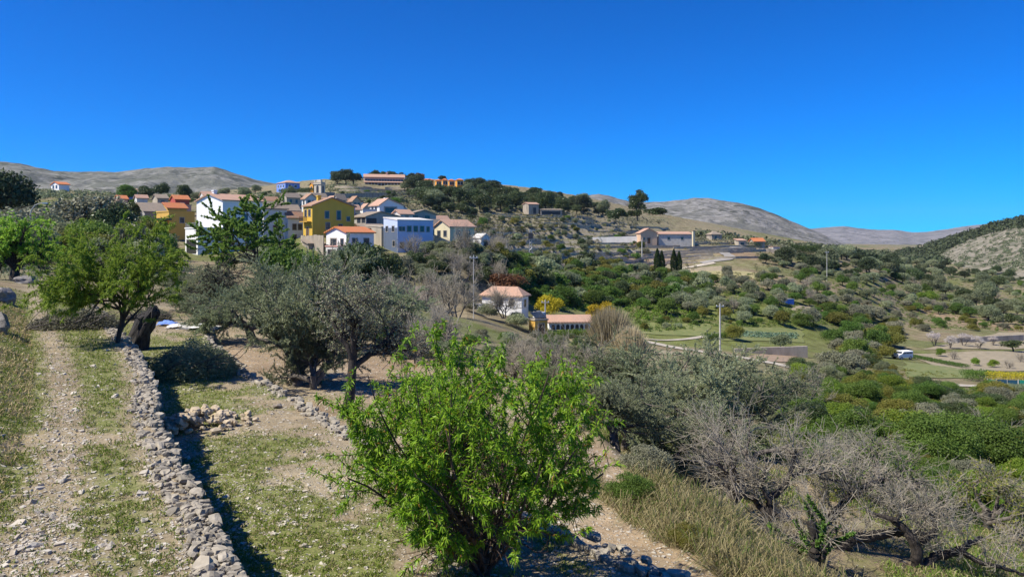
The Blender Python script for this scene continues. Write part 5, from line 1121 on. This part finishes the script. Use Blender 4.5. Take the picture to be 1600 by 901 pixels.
# ------------------------------------------------------------------ van, poles, pylon, lamp
def van(label, px, py, rz, paint, Lh=4.4, Ht=1.85):
    b = at(px, py); T = thing('parked_van', label, 'van', b, rz); m = MB(); k = Lh/4.4
    pr = [(-2.2*k, .35), (2.15*k, .35), (2.2*k, .75), (2.0*k, 1.0), (1.25*k, 1.12), (.7*k, Ht), (-2.1*k, Ht+.02), (-2.2*k, 1.6)]
    m.prism(pr, -.82, .82, 'y'); o = m.build('body', M[paint], T); bv = o.modifiers.new('b', 'BEVEL'); bv.width = .07; bv.segments = 2
    for s in (-1, 1):
        y0, y1 = sorted((s*.80, s*.835))
        for x0, x1 in ((-1.95, -1.0), (-.9, -.1), (.0, .72)):
            w_ = MB(); w_.prism([(x0*k, 1.12), (x1*k+(.25 if x1 > .5 else 0), 1.12), (x1*k, Ht-.2), (x0*k, Ht-.2)], y0, y1, 'y'); w_.build('window', M['glass'], T)
    w_ = MB(); w_.add([(1.22*k, -.7, 1.16), (1.22*k, .7, 1.16), (.76*k, .65, Ht-.06), (.76*k, -.65, Ht-.06), (1.27*k, -.7, 1.17), (1.27*k, .7, 1.17), (.81*k, .65, Ht-.05), (.81*k, -.65, Ht-.05)], [(0, 1, 2, 3), (4, 7, 6, 5), (0, 4, 5, 1), (1, 5, 6, 2), (2, 6, 7, 3), (3, 7, 4, 0)]); w_.build('windscreen', M['glass'], T)
    for x0 in (-1.4, 1.35):
        for s in (-1, 1):
            w_ = MB(); w_.tube([(x0*k, s*.66, .32), (x0*k, s*.86, .32)], [.32, .32], 16); w_.add([(x0*k+.32*cos(a), s*.86, .32+.32*sin(a)) for a in np.arange(16)*pi/8], [tuple(range(16))])
            wh = w_.build('wheel', M['dark'], T); r_ = MB(); r_.tube([(x0*k, s*.84, .32), (x0*k, s*.88, .32)], [.19, .19], 12); r_.add([(x0*k+.19*cos(a), s*.88, .32+.19*sin(a)) for a in np.arange(12)*pi/6], [tuple(range(12))]); r_.build('rim', M['metal'], wh)
    for s in (-1, 1): w_ = MB(); w_.box(2.1*k, 2.2*k, s*.6-.16, s*.6+.16, .72, .9); w_.build('headlight', M['metal'], T)
    b_ = MB(); b_.box(2.12*k, 2.28*k, -.8, .8, .38, .58); b_.build('bumper', M['dark'], T); return T
van('small white van parked between the thicket and the orchard', 1410, 561, radians(200), 'white', 3.5, 1.55)
b = at(1231, 474); T = thing('water_cistern', 'small blue grey water cistern standing among the olive trees', 'cistern', b, .3); m = MB(); m.box(-1.2, 1.2, -.8, .8, -.3, 1.0); m.build('tank', M['blue'], T); m = MB(); m.box(-1.3, 1.3, -.9, .9, 1.003, 1.12); m.build('lid', M['metal'], T)
def pole(label, px, d, base, top, mat, arm=True, r=.13):
    x, y = wxy(px, d); z = (HY-base)/FPX*d; h = (base-top)/FPX*d; T = thing('utility_pole', label, 'pole', (x, y, z)); m = MB(); m.tube([(0, 0, -2), (0, 0, h*.5), (0, 0, h)], [r, r*.85, r*.65], 8); m.build('shaft', M[mat], T)
    if arm:
        m = MB(); m.box(-.6, .6, -.06, .06, h-.5, h-.38); c = m.build('crossarm', M['metal'], T)
        m = MB(); [m.tube([(a, 0, h-.38), (a, 0, h-.22), (a, 0, h-.2)], [.05, .06, .02], 8) for a in (-.5, 0, .5)]; m.build('insulator', M['white'], c)
pole('concrete utility pole standing beside the clipped hedge above the track', 1125, 120, 537, 474, 'pole', True, .15)
pole('thin pole in front of the white country house, rising from the bare trees', 740, 112, 492, 398, 'pole', True, .08)
pole('white pole on the terraces left of the lattice pylon', 792, 205, 398, 374, 'white2', False, .12)
pole('white pole standing below the peach house', 1003, 255, 396, 374, 'white2', False, .14)
pole('pale pole beside the yellow broom bush and the pump house', 852, 122, 500, 468, 'pole', True, .14)
pole('tall thin pole among the trees right of the winding road', 1292, 235, 430, 392, 'pole', True, .11)
x, y = wxy(829, 200); T = thing('lattice_pylon', 'grey lattice pylon with a dark transformer box on the terraces', 'pylon', (x, y, (HY-408)/FPX*200)); m = MB(); hh = 48/FPX*200
for sx in (-1, 1):
    for sy in (-1, 1): m.tube([(sx*.45, sy*.45, -1), (sx*.22, sy*.22, hh)], [.07, .06], 5)
for i in range(9):
    z0 = hh*i/9; z1 = hh*(i+1)/9; a = .45-.23*i/9; s = 1 if i % 2 else -1
    for q in (((-s*a, -a, z0), (s*a, -a, z1)), ((-s*a, a, z0), (s*a, a, z1)), ((-a, s*a, z0), (-a, -s*a, z1)), ((a, s*a, z0), (a, -s*a, z1))): m.tube(q, [.04, .04], 4)
m.build('lattice', M['metal'], T); m = MB(); m.box(-.6, .6, -.9, -.3, hh-2.2, hh-.6); m.build('transformer', M['dark'], T); m = MB(); m.box(-1.2, 1.2, -.08, .08, hh-.1, hh+.05); m.build('crossarm', M['metal'], T)
x, y = wxy(47, 95); T = thing('street_lamp', 'pale curved street lamp rising from the trees on the left', 'street lamp', (x, y, (HY-352)/FPX*95)); m = MB(); m.tube([(0, 0, -3), (0, 0, 1.2), (.15, 0, 1.9), (.6, 0, 2.5), (1.3, 0, 2.75), (1.7, 0, 2.75)], [.08, .07, .06, .055, .05, .05], 8); m.build('post', M['pole'], T); m = MB(); m.box(1.55, 2.15, -.12, .12, 2.66, 2.8); m.build('lamp_head', M['metal'], T)

# ------------------------------------------------------------------ trees and bushes placed one by one
def pl_(kind, name, cat, label, px, base, d, s, lm=None, sz=None, rz=0.):
    x, y = wxy(px, d); z = (HY-base)/FPX*d if base else float(ter(x, y)); return put(P_[kind], name, label, cat, (x, y, z), s, rz, None, lm, sz)
for px, h, kd, lab in [(1027, 37, 'cyp0', 'leftmost of the two pairs of dark cypresses below the peach house'), (1034, 34, 'cyp1', 'second cypress from the left below the peach house'), (1053, 36, 'cyp1', 'third cypress from the left below the peach house'), (1061, 33, 'cyp0', 'rightmost of the four cypresses below the peach house')]:
    x, y = wxy(px, 235); put(P_[kd], 'cypress_tree', lab, 'cypress', (x, y, (HY-428)/FPX*235), h/FPX*235*1.05, px, None)
pl_('bare1', 'bare_bush', 'bare tree', 'large leafless grey shrub near the right edge above the brambles', 1565, 748, 34, .95)
pl_('bare2', 'bare_bush', 'bare tree', 'leafless grey shrub at the right end of the pale track', 1255, None, 62, 1.35)
for px, d, s, m_, lab in LATE: pl_('fine1', 'green_bush', 'bush', lab, px, None, d, s, m_)
x, y = wxy(1352, 158); put(P_['cyp1'], 'cypress_tree', 'small dark conical cypress left of the blossoming almonds', 'cypress', (x, y, float(ter(x, y))), 3.6, 0, None, None, 3.6)
P_['euc'] = proto('tree', wood_mesh('trunk_wood', simple_trunk(131, 2.2, .16, 2)), 'bark_g', mk('eucalyptus_leaves', *blob_crown(151, 1.7, 2.1, 26, 6500, .2, 2.3, -.6, (.25, .42))), 'l_carob')
pl_('euc', 'eucalyptus_tree', 'eucalyptus', 'tall dark eucalyptus on the skyline above the peach house', 996, 342, 390, 3.3, 'l_carob', 3.4)
pl_('bush1', 'carob_tree', 'carob tree', 'round dark carob tree left of the tall eucalyptus', 965, 347, 372, 5.6, 'l_carob', 4.6)
pl_('bush2', 'carob_tree', 'carob tree', 'wide dark carob tree right of the tall eucalyptus', 1025, 339, 378, 6.2, 'l_carob', 3.6)
pl_('bush0', 'carob_tree', 'carob tree', 'small dark tree at the foot of the tall eucalyptus', 992, 341, 385, 4.2, 'l_carob', 3.2)
pl_('dense0', 'broom_bush', 'broom', 'bright yellow broom bush beside the pale pole and pump house', 858, 497, 132, 2.6, 'l_yellow', 2.8)
pl_('dense1', 'broom_bush', 'broom', 'yellow broom bush rising behind the dry reeds', 938, 508, 134, 2.5, 'l_yellow', 2.9)
pl_('dense2', 'russet_bush', 'bush', 'small russet bush on the green slope above the broom', 926, 470, 170, 1.7, 'l_rust', 1.7)
pl_('dense3', 'russet_bush', 'tree', 'russet leaved tree behind the roof of the white country house', 786, None, 140, 3.6, 'l_rust', 2.9)
pl_('bare1', 'fig_tree', 'fig tree', 'bare fig tree in front of the white country house', 785, 494, 118, 1.7, None, 1.6)
pl_('tree1', 'olive_tree', 'olive tree', 'round grey green olive tree standing alone above the vegetable garden', 1220, None, 135, 1.0, 'l_olive2', .85)
pl_('pine2', 'pine_tree', 'pine', 'umbrella shaped pine on the bare orchard soil at the right edge', 1583, None, 165, 1.25, 'l_carob', .7)
pl_('dense1', 'lime_bush', 'bush', 'bright lime green bush on the valley floor at the right', 1447, None, 270, 3.6, 'l_lime', 3.0)
pl_('dense2', 'broom_bush', 'broom', 'yellow green bush among the olives below the blue cistern', 1312, None, 180, 2.6, 'l_ygreen', 2.2)
pl_('dense0', 'citrus_tree', 'citrus tree', 'small orange tree right of the concrete pole', 1148, None, 140, 1.9, 'l_ygreen', 2.0)
pl_('dense3', 'green_bush', 'bush', 'bushy green tree at the foot of the ash tree', 445, None, 56, 2.5, 'l_green', 3.3)
pl_('dense1', 'green_bush', 'bush', 'dark green bush just right of the foot of the ash tree', 482, None, 60, 1.7, 'l_green', 2.4)
pl_('dense2', 'carob_tree', 'carob tree', 'dark brown green carob tree below the white garage block', 560, None, 95, 3.6, 'l_carob', 4.2)
pl_('dense0', 'carob_tree', 'carob tree', 'dark carob tree beneath the blue white warehouse', 592, None, 98, 3.0, 'l_carob', 4.2)
pl_('bare0', 'bare_bush', 'bare tree', 'tall leafless grey tree in front of the blue white warehouse', 660, None, 98, 1.9, None, 1.9)
pl_('bare2', 'bare_bush', 'bare tree', 'leafless grey tree left of the cream house', 694, None, 105, 1.5, None, 1.6)
pl_('bare3', 'bare_bush', 'bare tree', 'leafless brown tree right of the ruined cottage', 712, None, 95, 1.7, None, 2.0)
pl_('bare1', 'bare_bush', 'bare tree', 'leafless tree left of the ruined cottage', 622, None, 80, 1.6, None, 1.5)
pl_('dense0', 'green_bush', 'bush', 'green bush hiding the wall of the ruined cottage', 662, 494, 110, 1.8, 'l_green', 1.6)
pl_('tree2', 'oak_tree', 'tree', 'huge grey green evergreen tree left of the ruined house', 138, None, 120, 2.9, 'l_grey', 2.7)
pl_('tree3', 'oak_tree', 'tree', 'dark evergreen tree in front of the ruined house, right of the huge grey one', 168, None, 118, 2.1, 'l_carob', 2.2)
pl_('tree1', 'oak_tree', 'tree', 'grey green tree around the street lamp', 55, None, 112, 2.9, 'l_grey', 2.0)
pl_('pine0', 'pine_tree', 'pine', 'dark pine cut by the left edge of the frame', 2, None, 130, 2.6, 'l_pine', 3.1)
pl_('dense3', 'almond_bush', 'tree', 'yellow green young tree on the far terrace left of the ash tree', 120, None, 85, 3.6, 'l_ygreen', 2.8)
for i, (px, s) in enumerate([(528, 1.9), (541, 2.1), (553, 1.7)]): pl_('tree%d' % i, 'pine_tree', 'pine', ['leftmost pine of the clump left of the hilltop hotel', 'middle pine of the clump left of the hilltop hotel', 'right pine of the clump left of the hilltop hotel'][i], px, 290, 455, s*1.35, 'l_pine', s*1.45)
for i, (px, s) in enumerate([(584, 1.6), (600, 1.5), (612, 1.5), (625, 1.3)]): pl_('pine%d' % i, 'pine_tree', 'pine', ['first', 'second', 'third', 'fourth'][i]+' pine from the left showing above the hotel roof', px, 284, 515, s*1.45, 'l_carob', s*1.25)
for i, (px, s, m_) in enumerate([(641, 1.7, 'l_pine'), (654, 1.8, 'l_rust'), (692, 1.3, 'l_pine')]): pl_('pine%d' % i, 'pine_tree', 'pine', ['dark pine between the hotel and the orange houses', 'brownish tree between the hotel and the orange houses', 'dark pine behind the orange houses'][i], px, 286, 505, s*1.2, m_, s)
for px, d, s, m_, lab in [(735, 121, 1.3, 'l_grey', 'grey green bush at the left end of the white garden wall'), (762, 119, 1.7, 'l_olive', 'silvery bush in front of the white country house, left of the fig tree'), (808, 118, 1.8, 'l_olive', 'silvery bush in front of the right corner of the white country house'), (838, 110, 1.1, 'l_grey', 'grey bush hiding the foot of the tan pump house')]: pl_('dense2', 'garden_bush', 'bush', lab, px, None, d, s, m_)
# reeds
def reeds(label, px, d, wd, h, n, seed):
    x0, y0 = wxy(px, d); rng = rnd(seed); q = rng.normal(0, .42, (n, 2))*wd; x, y = x0+q[:, 0], y0+q[:, 1]*.8
    hh = h*rng.uniform(.5, 1.1, n)*np.exp(-(q[:, 0]/wd)**2*.6); D = np.stack([q[:, 0]/wd*.35+rng.normal(0, .12, n), rng.normal(0, .12, n), np.ones(n)], 1)
    V, F = leaf_quads(np.stack([x, y, ter(x, y)], 1), D, rng.normal(0, 1, (n, 3))*[1, 1, .1], hh, np.full(n, .07), .1)
    tag(ob('reeds', me_np('reeds', V, F), M['l_reed']), label, 'reeds')
reeds('tall clump of dry straw coloured reeds beside the white outbuilding', 955, 112, 2.6, 6.0, 3500, 421)
reeds('smaller clump of dry reeds leaning towards the start of the track', 985, 106, 2.0, 3.8, 2200, 422)
# blossoming almonds and orchard trees
for i in range(2): P_['bloom%d' % i] = proto('tree', P_['bare%d' % i]['wood'], 'bark_g', mk('blossom', *blob_crown(230+i, 1.6, 1.2, 26, 2600, .13, 1.7, -.5, (.2, .4))), 'l_bloom')
for i, (px, py, s) in enumerate([(1460, 541, 1.15), (1485, 545, 1.0), (1506, 541, 1.1), (1530, 545, 1.0), (1552, 540, .8)]):
    put(P_['bloom%d' % (i % 2)], 'almond_tree', ['leftmost', 'second', 'middle', 'fourth', 'rightmost'][i]+' of the five pale blossoming almonds above the orchard', 'almond tree', at(px, py), s, i, None)
for i, (px, py, s, k) in enumerate([(1490, 562, .75, 'bare0'), (1524, 572, .55, 'dense1'), (1552, 575, .55, 'dense2'), (1576, 577, .75, 'bare2'), (1595, 566, .8, 'bare3'), (1470, 558, .6, 'dense0')]):
    a = at(px, py); g = k[:4] != 'bare'
    put(P_[k], 'orchard_tree', ['bare young tree at the left end of the orchard row', 'first leafy green young tree on the pale orchard soil', 'second leafy green young tree on the pale orchard soil', 'bare young tree right of the leafy ones in the orchard', 'bare young tree at the right edge of the orchard', 'low green sapling near the white van'][i], 'young tree', a, s*(1.6 if g else .8), i, None, 'l_lime' if g else None, s*(2.0 if g else .8))

# ------------------------------------------------------------------ groups of trees and bushes
TR = ['tree%d']; BU = ['bush%d']; DE = ['dense%d']
scatter([(640, 303), (690, 294), (760, 298), (850, 309), (935, 324), (960, 338), (850, 335), (770, 333), (690, 345), (650, 335)], 190, BU+BU+TR, 'evergreen_bush', 'bush', 'dark evergreen bush of the wood on the crest below the orange houses', 'wood on the crest', (1.5, 3.0), 501, 330, 700, None, ['l_carob', 'l_pine', 'l_olive2', 'l_carob'], .55)
scatter([(700, 290), (760, 296), (850, 308), (930, 322), (930, 328), (850, 314), (760, 303)], 40, BU, 'evergreen_bush', 'bush', 'dark evergreen bush on the skyline of the crest', 'bushes on the skyline', (1.6, 3.0), 502, 400, 700, None, ['l_pine', 'l_carob'], .5)
scatter([(690, 345), (950, 338), (1100, 378), (1000, 428), (800, 440), (740, 400)], 150, BU+DE+DE, 'terrace_bush', 'bush', 'green or grey bush growing on the terraced slope right of the village', 'bushes on the terraced slope', (.7, 1.8), 503, 140, 420, None, ['l_green', 'l_olive', 'l_grey', 'l_carob', 'l_ygreen', 'l_olive2'], .8)
scatter([(770, 405), (1000, 425), (1110, 436), (1110, 470), (980, 482), (930, 480), (860, 484), (800, 462)], 170, BU+DE, 'thicket_bush', 'bush', 'lush green bush of the thicket above the white country house', 'thicket above the white country house', (1.4, 2.8), 504, 95, 320, None, ['l_green', 'l_carob', 'l_green', 'l_ygreen', 'l_olive'], .6)
scatter([(990, 440), (1250, 425), (1600, 432), (1640, 505), (1260, 480), (1000, 500)], 190, TR+TR+TR+TR+TR+['bare%d'], 'valley_tree', 'tree', 'grey green olive or bare fruit tree on the valley floor', 'trees on the valley floor', (.75, 1.15), 505, 100, 420, None, ['l_olive', 'l_green', 'l_olive2', 'l_green', 'l_grey'], 1.15)
scatter([(1150, 405), (1400, 402), (1500, 420), (1600, 425), (1600, 445), (1150, 430)], 120, TR+BU, 'distant_tree', 'tree', 'dark tree at the foot of the far mountains', 'distant trees in the valley', (1.3, 2.2), 506, 250, 900, None, ['l_carob', 'l_olive2', 'l_pine', 'l_olive'], .7)
scatter([(1400, 440), (1640, 430), (1640, 512), (1560, 508), (1420, 470)], 60, TR+BU, 'dark_tree', 'tree', 'dark evergreen tree of the dense grove at the right edge', 'dense grove at the right edge', (1.4, 2.2), 507, 120, 420, None, ['l_carob', 'l_olive2', 'l_olive2'], .8)
scatter([(530, 420), (640, 405), (690, 392), (790, 395), (800, 450), (730, 462), (640, 445), (620, 480), (540, 450)], 95, DE+DE+DE+DE+['bare%d'], 'village_bush', 'bush', 'dark bush or leafless shrub on the slope below the village', 'shrubs below the village', (1.1, 2.0), 508, 60, 170, None, ['l_carob', 'l_olive2', 'l_grey'], .7)
scatter([(560, 480), (700, 500), (720, 560), (930, 580), (960, 640), (700, 610), (580, 540)], 70, ['fine%d', 'fine%d', 'bare%d'], 'slope_bush', 'bush', 'grey or green shrub on the slope behind the green almond tree', 'shrubs behind the green almond', (.5, .85), 509, 30, 110, None, ['l_olive', 'l_olive2', 'l_grey', 'l_green'], .7)
scatter([(-80, 330), (60, 330), (180, 345), (280, 352), (280, 392), (100, 400), (-80, 410)], 75, TR+DE, 'hillside_tree', 'tree', 'grey green tree on the left hillside below the far houses', 'trees on the left hillside', (1.1, 1.8), 510, 70, 330, None, ['l_carob', 'l_olive2', 'l_grey', 'l_green'], .8)
scatter([(-60, 392), (280, 385), (430, 410), (460, 440), (260, 430), (40, 418), (-60, 422)], 50, DE+TR, 'terrace_tree', 'tree', 'green or grey tree on the far end of the upper terraces', 'trees at the far end of the terraces', (1.1, 1.6), 511, 55, 130, None, ['l_olive', 'l_green', 'l_grey', 'l_ygreen', 'l_olive'], .8)
scatter([(1240, 560), (1330, 510), (1400, 545), (1400, 600), (1540, 612), (1660, 625), (1660, 760), (1450, 730), (1250, 690)], 170, ['fine%d'], 'thicket_shrub', 'shrub', 'green, yellowish or grey shrub of the bramble thicket in the lower right', 'bramble thicket', (.9, 1.9), 512, 25, 120, None, ['l_green', 'l_ygreen', 'l_lime', 'l_carob', 'l_green', 'l_ygreen', 'l_grey', 'l_olive2'], .5, .85)
scatter([(1260, 700), (1640, 700), (1640, 830), (1420, 800), (1280, 760)], 45, ['fine%d'], 'bramble_bush', 'bramble', 'low green bramble growing behind the leafless trees', 'brambles behind the bare trees', (.6, 1.0), 513, 17, 40, None, ['l_lime', 'l_green', 'l_ygreen', 'l_lime', 'l_grey'], .7, .8)
scatter([(170, 300), (320, 300), (470, 305), (640, 300), (640, 330), (560, 318), (440, 322), (190, 322)], 75, BU+BU+TR, 'village_tree', 'tree', 'small dark tree between the upper houses and terraces of the village', 'trees among the upper houses', (1.0, 1.9), 514, 250, 480, None, ['l_carob', 'l_olive2', 'l_green'], 1.0)
scatter([(1240, 515), (1290, 492), (1400, 500), (1410, 548), (1360, 590), (1250, 580)], 34, DE, 'roadside_bush', 'bush', 'large brownish green bush between the vegetable garden and the white van', 'bushes left of the white van', (1.6, 2.8), 515, 60, 200, None, ['l_grey', 'l_ygreen', 'l_green', 'l_grey'], .6)
scatter([(1250, 480), (1440, 480), (1620, 505), (1620, 524), (1560, 520), (1420, 535), (1280, 500)], 45, DE, 'meadow_bush', 'bush', 'low dry or green bush in the meadow behind the white van', 'bushes in the meadow behind the van', (.9, 1.8), 516, 100, 300, None, ['l_grey', 'l_ygreen', 'l_green'], .8)
scatter([(1000, 500), (1250, 488), (1260, 512), (1110, 508), (1000, 520)], 26, DE+TR, 'garden_tree', 'tree', 'small tree or bush around the vegetable garden above the track', 'trees around the vegetable garden', (.6, 1.0), 517, 100, 200, None, ['l_green', 'l_olive', 'l_ygreen'], .9)
scatter([(690, 500), (830, 524), (930, 538), (930, 556), (760, 560), (690, 540)], 26, DE, 'meadow_shrub', 'shrub', 'grey green shrub on the grassy slope below the white country house', 'shrubs below the white country house', (.6, 1.0), 518, 55, 118, None, ['l_olive', 'l_grey', 'l_green'], .8)
# scrub on the slopes: low clumps, uncountable
def scrub(name, poly, n, size, lf, mat, label, seed, dmin=60, dmax=1200, k=26, surf=None):
    rng = rnd(seed); pg = np.array(poly, float); q = rng.uniform(pg.min(0), pg.max(0), (n*3, 2)); ins = np.zeros(len(q), bool)
    for (x1, y1), (x2, y2) in zip(pg, np.roll(pg, -1, 0)):
        ins ^= ((y1 > q[:, 1]) != (y2 > q[:, 1])) & (q[:, 0] < (x2-x1)*(q[:, 1]-y1)/(y2-y1+1e-9)+x1)
    for a, b, c, d in KEEP: ins &= ~((q[:, 0] > a) & (q[:, 0] < c) & (q[:, 1] > b) & (q[:, 1] < d))
    q = q[ins][:n]; x, y, z, ok = hit(q[:, 0], q[:, 1]); s0 = ok & (y > dmin) & (y < dmax); x, y, z = x[s0], y[s0], z[s0]
    s = rng.uniform(*size, len(x)); d = nrm(rng.normal(0, 1, (len(x), k, 3))); d[..., 2] = np.abs(d[..., 2])*.8
    P = (np.stack([x, y, z], 1)[:, None]+d*s[:, None, None]*rng.uniform(.6, 1.05, (len(x), k, 1))).reshape(-1, 3); dd = d.reshape(-1, 3)
    l = np.repeat(s, k)*lf*rng.uniform(.6, 1.4, len(P))
    V, F = leaf_quads(P, np.cross(dd, rng.normal(0, 1, P.shape)), dd+rng.normal(0, .6, P.shape), l, l*.6)
    tag(ob(name, me_np(name, V, F), M[mat]), label, 'scrub', kind='stuff')
scrub('scrub', [(640, 300), (950, 330), (1250, 400), (1250, 440), (800, 450), (740, 400)], 2400, (.25, .7), .6, 'l_scrub', 'low grey scrub scattered over the terraced slope', 601, 140, 700)
scrub('scrub', [(420, 300), (640, 285), (760, 300), (950, 330), (740, 400), (640, 335), (500, 320)], 2600, (.4, .9), .6, 'l_scrub', 'dark low scrub around the upper village and hilltop', 602, 200, 700)
scrub('scrub', [(390, 304), (540, 284), (660, 284), (760, 296), (900, 318), (740, 330), (640, 320), (500, 315)], 1500, (.5, 1.3), .5, 'l_olive2', 'dark green scrub on the hilltop around the hotel and villas', 607, 250, 800)
scrub('scrub', [(930, 326), (1060, 352), (1200, 378), (1280, 392), (1100, 384), (960, 350)], 1200, (.5, 1.3), .5, 'l_grey', 'grey green scrub on the slope behind the peach house', 608, 250, 900)
scrub('scrub', [(-60, 296), (430, 300), (430, 312), (-60, 312)], 900, (.6, 1.6), .5, 'l_olive2', 'dark green scrub on the hillside above the left part of the village', 609, 250, 900)
scrub('scrub', [(980, 430), (1600, 430), (1640, 520), (1300, 510), (980, 520)], 3000, (.25, .7), .5, 'l_green', 'green low plants on the valley floor', 603, 100, 500)
scrub('scrub', [(760, 410), (1110, 430), (1100, 500), (900, 500), (780, 460)], 1500, (.4, 1.0), .45, 'l_lime', 'bright green low growth of the thicket slope', 604, 90, 320)
scrub('scrub', [(1240, 560), (1400, 560), (1660, 620), (1660, 800), (1300, 780), (1240, 690)], 2600, (.25, .6), .32, 'l_ygreen', 'yellow green ground cover of the bramble thicket', 605, 20, 120, 40)
scrub('scrub', [(-60, 320), (280, 340), (500, 400), (700, 470), (560, 500), (300, 450), (-60, 430)], 1300, (.3, .8), .4, 'l_olive2', 'dark low scrub on the left slope between the trees', 606, 48, 320)
def wood_on(poly, n, size, mat, label, seed, surf, cnt=30):     # far-off wood on the right-hand hill, one mass
    dg = bpy.context.evaluated_depsgraph_get(); rng = rnd(seed); pg = np.array(poly, float); P = []; 
    tree_ = surf
    while len(P) < n:
        q = rng.uniform(pg.min(0), pg.max(0)); ins = False
        for (x1, y1), (x2, y2) in zip(pg, np.roll(pg, -1, 0)):
            if (y1 > q[1]) != (y2 > q[1]) and q[0] < (x2-x1)*(q[1]-y1)/(y2-y1+1e-9)+x1: ins = not ins
        if not ins: continue
        ok, loc, no, i = tree_.ray_cast((0, 0, 0), ((q[0]-800)/FPX, 1, (HY-q[1])/FPX)); P.append(tuple(loc) if ok else (0, 0, -500))
    P = np.array(P); P = P[P[:, 2] > -400]; s = rng.uniform(*size, len(P)); d = nrm(rng.normal(0, 1, (len(P), cnt, 3))); d[..., 2] = np.abs(d[..., 2])*1.1
    Q = (P[:, None]+d*s[:, None, None]*rng.uniform(.7, 1.05, (len(P), cnt, 1))).reshape(-1, 3); dd = d.reshape(-1, 3); l = np.repeat(s, cnt)*.6*rng.uniform(.6, 1.4, len(Q))
    V, F = leaf_quads(Q, np.cross(dd, rng.normal(0, 1, Q.shape)), dd+rng.normal(0, .6, Q.shape), l, l*.7)
    tag(ob('far_wood', me_np('far_wood', V, F), M[mat]), label, 'wood', kind='stuff')
hill = bpy.data.objects['hill']
scrub('far_wood', [(1080, 366), (1180, 376), (1300, 388), (1480, 396), (1480, 404), (1250, 402), (1100, 382)], 900, (1.8, 3.6), .5, 'l_olive2', 'olive green far wood along the foot of the bare mountain', 614, 330, 1500, 30)
wood_on([(1395, 395), (1440, 385), (1480, 374), (1520, 361), (1560, 349), (1600, 341), (1640, 333), (1640, 352), (1600, 356), (1560, 364), (1520, 374), (1490, 386), (1470, 398), (1440, 410), (1400, 404)], 700, (2.2, 4.2), 'l_pine', 'dark pine wood along the top of the right hand hill', 611, hill)
wood_on([(1460, 395), (1520, 375), (1600, 356), (1660, 350), (1660, 430), (1560, 420), (1490, 412)], 520, (.8, 2.0), 'l_olive2', 'dark scrub dotted over the rocky slope of the right hand hill', 612, hill)
scrub('far_wood', [(1290, 392), (1480, 398), (1500, 412), (1400, 412), (1290, 400)], 420, (2.0, 4.0), .6, 'l_pine', 'dark far wood at the valley end below the far mountains', 613, 350, 1400, 30)

# ------------------------------------------------------------------ the air: faint even haze
m = MB(); m.box(-10500, 10500, -40, 7300, -66, 285); hz = m.build('haze', None)
hm = bpy.data.materials.new('haze'); hm.use_nodes = True; ht = hm.node_tree; ht.nodes.remove(ht.nodes['Principled BSDF'])
pv = ht.nodes.new('ShaderNodeVolumePrincipled'); pv.inputs['Color'].default_value = (.70, .84, 1, 1); pv.inputs['Density'].default_value = 4e-5; pv.inputs['Anisotropy'].default_value = .2
ht.links.new(pv.outputs[0], ht.nodes['Material Output'].inputs['Volume']); hz.data.materials.append(hm); tag(hz, kind='stuff')
